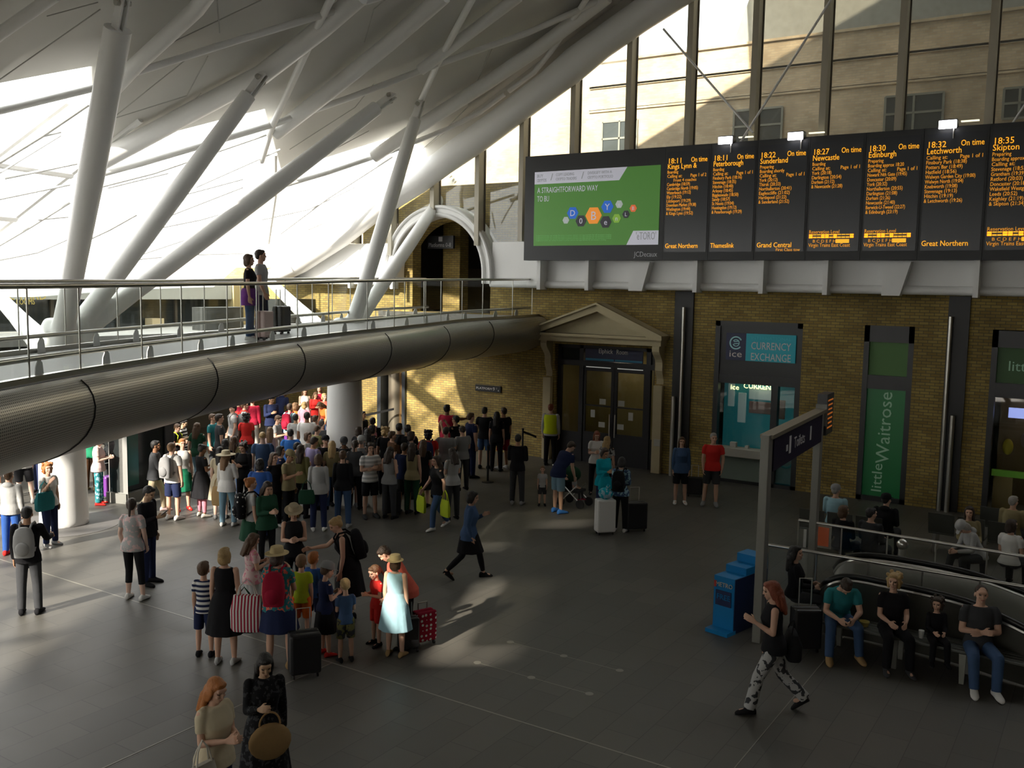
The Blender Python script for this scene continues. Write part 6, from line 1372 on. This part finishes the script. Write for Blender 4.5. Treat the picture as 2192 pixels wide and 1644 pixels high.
X('f', 1003, 1238, 1.68, 90, 'stride', 'w', 'light', 'bob', 'black', T('denim', '-long-jacket'), ('skirt-mini-straight', 'black'), 'black', 'woman in denim jacket and black skirt walking right alone across the floor', extra=(('leggings', 'black'),))
# ---- by the pediment door
A = X('f', 1177, 996, 1.86, 165, 'stand', 'm', 'light', 'short', 'red', T('lgrey', '-long'), J('black', 'trousers'), 'black', 'worker in a yellow high-visibility vest standing by the pediment door', extra=('vest',))
X('f', 1106, 1080, 1.74, 170, 'hands', 'm', 'tan', 'short', 'black', T('black', '-long'), J('dgrey', 'trousers'), 'grey', 'man in a black top and grey trousers left of the toddler')
X('f', 1160, 1082, .98, 0, 'stand', 'b', 'light', 'short', 'lbrown', T('lgrey'), J('dgrey', 'shorts'), 'black', 'toddler in a pale tee standing behind the man in light blue shorts')
X('f', 1193, 1098, 1.80, 130, 'bend', 'm', 'light', 'short', 'dark', T('navy', '-short-loose'), J('ldenim', 'shorts'), 'royal', 'man in navy tee and light blue shorts leaning over a pushchair')
X('h', 1278, 924, 1.66, 5, 'hands', 'w', 'light', 'long', 'red', T('white'), J('black'), 'black', 'woman with long auburn hair and white top in front of the door')
X('h', 1300, 934, 1.64, 150, 'stand', 'w', 'light', 'long', 'blond', T('lgrey', '-short', 'print', 'dgrey'), J('black'), 'black', 'blonde woman with back turned in front of the door')
A = X('h', 1297, 960, 1.66, 40, 'hands', 'w', 'tan', 'bob', 'dark', T('turq', '-long-jacket'), J('navy'), 'black', 'woman in a bright turquoise jacket behind the white suitcase')
bag(A, (.1, .2, 1.15), (.36, .16, .3), 'turq', 'turquoise bag worn in front of the turquoise jacket', 'shoulder_bag', drop=.12)
A = X('f', 1326, 1138, 1.66, 165, 'hands', 'w', 'light', 'bob', 'black', T('denim', '-long', 'check', 'lblue'), J('black'), 'white', 'woman in a checked denim shirt between the white and the black suitcase')
backpack(A, 'black', 'black backpack on the woman in the checked denim shirt')
suitcase('f', 1294, 1143, (.42, .28, .78), 'white', 'tall white ribbed suitcase with a turquoise bag on top', 20, handle=0)
q = G(1294, 1143); T_ = empty('carrier_bag', q+V3(.0, 0, .80), 'turquoise plastic bag lying on top of the white suitcase', 'bag', None, 0); mb = MB(); mb.ell((0, 0, .10), (.17, .13, .13)); mb.ell((.06, 0, .24), (.05, .05, .08)); o = mb.build('bag_body', cloth('turq', 'print', 'lblue'), None, smooth=True); o.parent = T_
suitcase('f', 1359, 1136, (.48, .3, .66), 'black', 'large black suitcase right of the woman in the checked shirt', 20)
X('f', 1455, 1078, 1.68, 5, 'stand', 'w', 'light', 'long', 'brown', T('denim', '-long-jacket'), ('shorts', 'black'), 'white', 'woman in denim jacket and black shorts near the downpipes')
X('f', 1522, 1082, 1.82, 0, 'stand2', 'm', 'light', 'short', 'grey', T('red'), J('dgrey', 'shorts'), 'grey', 'man in red tee and grey shorts beside the currency window')
suitcase('f', 1486, 1062, (.4, .28, .5), 'black', 'black case standing between the denim jacket and the red tee', 0)
# pushchair with a child
q = G(1228, 1082); T_ = empty('pushchair', q, 'dark pushchair with a small child in front of the pediment door', 'pushchair', None, facing(q, 60))
def pc(mb, nm, m, sm=True): o = mb.build(nm, m, None, smooth=sm); o.parent = T_; return o
for sx in (-.22, .22):
    pc(MB().tube([(sx, -.5, 1.0), (sx, -.15, .5), (sx, .3, .12)], .014, 8), 'frame', M_steel)
    for sy in (-.25, .3): pc(MB().tube([(sx-.02, sy, .11), (sx+.02, sy, .11)], .11, 16), 'wheel', M_black)
    pc(MB().tube([(sx, .2, .55), (sx, -.25, .11)], .012, 8), 'frame', M_steel)
pc(MB().tube([(-.22, -.5, 1.0), (.22, -.5, 1.0)], .018, 8), 'handle', M_black)
pc(MB().prism([(-.2, -.2, .75), (-.2, -.12, .42), (-.2, .22, .42), (-.2, .22, .36), (-.2, -.18, .36), (-.2, -.27, .75)], (.4, 0, 0)), 'seat', cloth('dgrey'), False)
pc(MB().ell((0, -.1, .78), (.24, .26, .2)), 'hood', cloth('dgreen'))
A = X('p', q+V3(0, 0, 0), 0, .80, 60, 'sit', 'b', 'light', 'short', 'lbrown', T('lgrey'), J('dgrey'), 'crimson', 'small child seated in the dark pushchair', z0=.16)
# ---- groups in the foreground
A = X('f', 540, 1216, 1.72, 105, 'stand', 'w', 'light', 'bun', 'ginger', T('lgrey'), ('skirt-mini', 'dgreen'), 'white', 'woman in pale grey tee and dark green skirt with a dotted backpack')
backpack(A, 'black', 'black backpack with white dots on the woman in the green skirt', 'dots', 'white')
X('f', 572, 1220, 1.68, 30, 'hands', 'w', 'light', 'long', 'dark', T('dgreen', '-long-jacket'), ('leggings', 'black'), 'black', 'woman in a green patterned jacket and black leggings behind the dotted backpack')
X('f', 588, 1130, 1.66, 40, 'stand', 'w', 'light', 'long', 'brown', T('black'), J('black'), 'white', 'person in dark clothes with white shoes just behind the green jacket')
X('f', 630, 1292, 1.68, 0, 'hands', 'w', 'light', 'bob', 'blond', T('black', '-tank'), J('black'), 'black', 'woman in black strap top and straw fedora facing us', ('fedora', 'beige'))
X('f', 439, 1404, 1.38, 160, 'stand', 'b', 'light', 'short', 'brown', T('white', '-short', 'stripe', 'navy'), J('navy', 'shorts'), 'black', 'boy in a blue, white and red striped tee at the left of the family group')
A = X('f', 484, 1420, 1.66, 160, 'stand', 'w', 'light', 'bob', 'blond', ('dress-tank', 'black'), None, 'lgrey', 'woman in a black sleeveless dress with short blonde hair beside the striped boy')
bag(A, (.26, .05, 1.12), (.34, .16, .42), 'dgreen', 'dark bag on the arm of the woman in the black sleeveless dress', 'shoulder_bag')
X('f', 540, 1345, 1.50, 110, 'hands', 'g', 'light', 'long', 'brown', T('palepink', '-short', 'print', 'pink'), J('lgrey'), 'white', 'girl in a pink and white top with long brown hair behind the striped tote')
A = X('f', 596, 1432, 1.72, 165, 'tote', 'w', 'light', 'bob', 'dark', T('teal', '-short-loose', 'floral', 'coral'), ('skirt-mini', 'navy'), 'tan', 'woman in a teal floral shirt and straw hat with an orange band', ('fedora', 'straw'))
backpack(A, 'crimson', 'pink-red backpack over the teal floral shirt'); bag(A, (-.42, .0, 1.25), (.46, .2, .5), 'white', 'large red and white striped tote bag', 'tote_bag', 'vstripe', 'crimson')
X('f', 646, 1376, 1.34, 170, 'stand', 'b', 'light', 'short', 'lbrown', T('lime'), J('orange', 'shorts'), 'grey', 'boy in yellow-green tee and orange shorts seen from behind')
X('f', 672, 1360, 1.30, 150, 'stand', 'b', 'light', 'short', 'ginger', T('blue'), J('navy', 'shorts'), 'black', 'ginger-haired child right behind the yellow-green tee')
X('f', 696, 1402, 1.36, 120, 'hands', 'g', 'light', 'short', 'brown', T('navy', '-short-loose'), ('skirt', 'black'), 'red', 'child in navy and black with a grey cap and red shoes', ('cap', 'grey'))
A = X('f', 748, 1330, 1.72, -85, 'reach', 'w', 'light', 'bun', 'blond', ('dress-tank', 'black'), None, 'black', 'blonde woman in a black dress reaching out an arm to the left')
backpack(A, 'black', 'bulky black backpack on the woman reaching left')
X('f', 740, 1416, 1.20, -165, 'hands', 'b', 'light', 'short', 'blond', T('denim'), ('shorts', 'olive', 'camo', 'dgrey'), 'black', 'small blond boy in blue-grey tee and camouflage shorts')
A = X('f', 806, 1380, 1.22, -60, 'hands', 'g', 'light', 'pony', 'brown', T('red'), ('shorts', 'red'), 'black', 'girl in a bright red outfit with a ponytail')
bag(A, (-.05, -.28, 1.25), (.34, .14, .42), 'turq', 'light turquoise bag on the back of the girl in red', 'shoulder_bag')
A = X('f', 846, 1404, 1.48, 155, 'stand', 'w', 'light', 'bob', 'brown', ('dress-tank', 'lblue'), None, 'tan', 'girl in a pale blue pleated dress and straw hat seen from behind', ('kidhat', 'straw'))
X('f', 872, 1385, 1.62, -100, 'bend', 'w', 'light', 'short', 'dark', T('coral', '-short-loose'), J('black', 'leggings'), 'black', 'woman in a coral shawl leaning behind the pale blue dress')
suitcase('f', 908, 1378, (.34, .2, .52), 'crimson', 'red suitcase with white polka dots', 30, pat='dots', c2='white', handle=.1); suitcase('f', 874, 1395, (.3, .2, .52), 'black', 'small black case right behind the pale blue dress', 20, handle=.2)
suitcase('f', 652, 1446, (.42, .28, .62), 'black', 'large black suitcase in front of the yellow-green tee', 10)
suitcase('f', 706, 1352, (.4, .26, .56), 'navy', 'dark blue case between the children in the family group', 10)
# ---- bottom edge
A = X('h', 468, 1455, 1.66, 40, 'hands', 'w', 'light', 'long', 'ginger', T('cream', '-short-loose'), J('navy', 'trousers'), 'black', 'ginger-haired woman in a cream top with a dark strap at the bottom edge')
bag(A, (.24, .12, 1.2), (.30, .12, .34), 'offwhite', 'off-white cloth bag of the ginger-haired woman', 'tote_bag')
A = X('h', 568, 1404, 1.64, 10, 'phone', 'w', 'asian', 'long', 'black', ('dress-long-maxi', 'black', 'floral', 'dgrey'), None, 'black', 'woman with very long black hair in a dark floral dress at the bottom edge')
q = world(A, (.0, .30, 1.02)); T_ = empty('straw_bag', q, 'round straw basket bag held by the woman in the dark floral dress', 'bag', None, A[3])
mb = MB(); mb.ell((0, 0, -.15), (.21, .06, .19)); o = mb.build('bag_body', cloth('tan'), None, smooth=True); o.parent = T_; o = MB().tube([(.1*math.cos(t)+0, 0, .02+.13*math.sin(t)) for t in [math.pi*i/12 for i in range(13)]], .01, 8).build('handle', cloth('tan'), None, smooth=True); o.parent = T_
# ---- right foreground
A = X('f', 1650, 1524, 1.76, -80, 'stride', 'w', 'light', 'long', 'red', T('black', '-tank'), ('trousers-wide', 'lgrey', 'print', 'dgrey'), 'black', 'red-haired woman in black top and pale patterned trousers walking left')
bag(A, (.15, -.25, 1.12), (.46, .2, .34), 'black', 'large black handbag of the red-haired woman', 'handbag', drop=.14)
def on_bench(px, back=.22, zz=0):
    """a seat place on the bench under the picture column px"""
    best = min((BA+BD*(BL*k/400)+BN*back for k in range(401)), key=lambda q: abs(proj(q)-px)); return best
def proj(q):
    v = Vector((q.x, q.y, .45))-Vector((0, 0, HC)); z = v.dot(CF); return 1096+FPX*v.dot(CX)/z
fb = math.degrees(0)
for px, h, pose, sx, sk, hr, hc, tp, bt, sh, lab in ((1792, 1.78, 'sitlean', 'm', 'light', 'short', 'dark', T('teal'), J('denim'), 'tan', 'man in a teal tee bent forward on the bench, head down'), (1908, 1.74, 'sit', 'w', 'light', 'curly', 'blond', T('black'), J('black'), 'dgrey', 'person with tousled blonde hair and black tee on the bench'),
    (2002, 1.15, 'sit', 'b', 'light', 'curly', 'dark', T('black', '-long'), J('black'), 'black', 'small child in black on the bench between two adults'), (2092, 1.80, 'sitcross', 'm', 'light', 'buzz', 'dark', T('dgrey'), J('denim'), 'white', 'balding man in a charcoal tee with folded arms on the bench')):
    q = on_bench(px); F = Fig(pose, sx in 'wg', h < 1.45); sc_ = h/(1.70+(.07 if h < 1.45 else 0)); seat = (F.legs[0][0].z-.095)*sc_
    X('p', q, 0, h, 15, pose, sx, sk, hr, hc, tp, bt, sh, lab, z0=max(0, .46-seat) if h < 1.45 else 0)
suitcase('f', 1722, 1392, (.42, .28, .66), 'black', 'black suitcase with a raised steel handle beside the bench', 20, handle=.42)
q = on_bench(1850); T_ = tag(MB().lathe((q.x, q.y, .458), [(.05, 0), (.075, .07), (.07, .075), (.045, .01)], 16).build('food_cup', mat('pale_yellow_tub', (.5, .42, .12), .5), smooth=True), 'small yellow food tub on the bench beside the man in teal', 'cup')
q = on_bench(1972); tag(MB().lathe((q.x, q.y, .458), [(.03, 0), (.04, .11), (.001, .11)], 14).build('paper_cup', M_paper, smooth=True), 'white paper cup on the bench beside the small child', 'cup')
# seated people behind the escalators, seen over the barrier
for px, py, a_, pose, sx, hr, hc, tp, hat_, lab in ((1790, 1038, 170, 'sit', 'm', 'short', 'grey', T('lblue', '-long'), ('cap', 'grey'), 'man in a grey cap and pale blue shirt sitting behind the escalators'), (1806, 1082, 160, 'sit', 'w', 'bob', 'brown', T('black', '-long'), None, 'brown-haired person in black sitting just below the grey cap'),
    (1856, 1086, 150, 'sit', 'm', 'short', 'black', T('dgrey', '-long'), None, 'dark-haired person in a dark top sitting between the grey cap and the black cap'), (1898, 1058, 165, 'sit', 'm', 'short', 'black', T('black', '-long-hood'), ('cap', 'black'), 'person in a black cap and black hooded top below the green shop window'),
    (2076, 1084, 20, 'sit', 'w', 'long', 'dark', T('khaki', '-long'), None, 'woman with dark hair sitting below the steel downpipes'), (2050, 1122, -60, 'sitlean', 'w', 'bob', 'grey', T('lgrey', '-long-hood'), ('cap', 'lgrey'), 'person in a pale hood leaning forward below the downpipes'),
    (2170, 1062, 170, 'sit', 'm', 'short', 'grey', T('khaki', '-long'), None, 'grey-haired person in khaki at the right edge'), (2166, 1112, 160, 'sit', 'w', 'bob', 'dark', T('white'), None, 'woman in a white top with a dark strap at the right edge'), (1704, 1168, 100, 'sit', 'w', 'long', 'black', T('black', '-long'), None, 'dark figure sitting behind the two steel sign posts')):
    X('h', px, py, 1.72, a_, pose, sx, 'light', hr, hc, tp, J('dgrey', 'trousers'), 'black', lab, hat_)
for i, (px, py, lab) in enumerate(((1800, 1178, 'dark waiting-area seat row behind the pale escalator side'), (2080, 1190, 'dark waiting-area seat row below the steel downpipes'), (2190, 1175, 'dark waiting-area seat row at the right edge'))):
    q = G(px, py); T_ = empty('seat_row', q, lab, 'seat', None, facing(q, 170))
    for k in (-1, 0, 1): o = MB().box((k*.56-.25, -.25, .40), (k*.56+.25, .22, .44)).build('seat', M_bench, None, bevel=.01); o.parent = T_; o = MB().prism([(k*.56-.25, -.25, .44), (k*.56-.25, -.20, .44), (k*.56-.25, -.30, .85), (k*.56-.25, -.34, .85)], (.5, 0, 0)).build('backrest', M_bench, None); o.parent = T_
    for k in (-.7, .7): o = MB().box((k-.03, -.2, 0), (k+.03, .15, .4)).build('leg', M_steel, None); o.parent = T_
# ---- the couple on the footbridge
zb_ = 4.19
A = X('f', 535, 728, 1.68, 80, 'stand', 'w', 'light', 'bob', 'brown', T('black'), J('denim'), 'white', 'woman in black top with a purple jacket round her waist on the footbridge', z0=zb_); PA = A
mb = MB(); F = A[1]; q0 = F.TT(V3(0, 0, .95)); mb.loft([[q0+V3(r*math.cos(t), r*.8*math.sin(t), dz) for t in [2*math.pi*i/20 for i in range(20)]] for r, dz in ((.175, .08), (.20, .02), (.205, -.12), (.20, -.26))]); o = mb.build('tied_jacket', cloth('purple'), None, smooth=True); o.parent = A[0]
A = X('f', 560, 724, 1.80, 75, 'stand2', 'm', 'light', 'short', 'dark', T('lgrey'), J('navy'), 'black', 'man in a light grey tee on the footbridge', z0=zb_)
suitcase('p', G(566, 728, zb_), 0, (.36, .24, .58), 'palepink', 'pale pink suitcase beside the couple on the footbridge', 60, handle=.35); suitcase('p', G(603, 716, zb_+.02), 0, (.4, .26, .62), 'black', 'black suitcase in front of the couple on the footbridge', 60, handle=.35)
for o in bpy.data.objects:
    if '_F' in o: del o['_F']
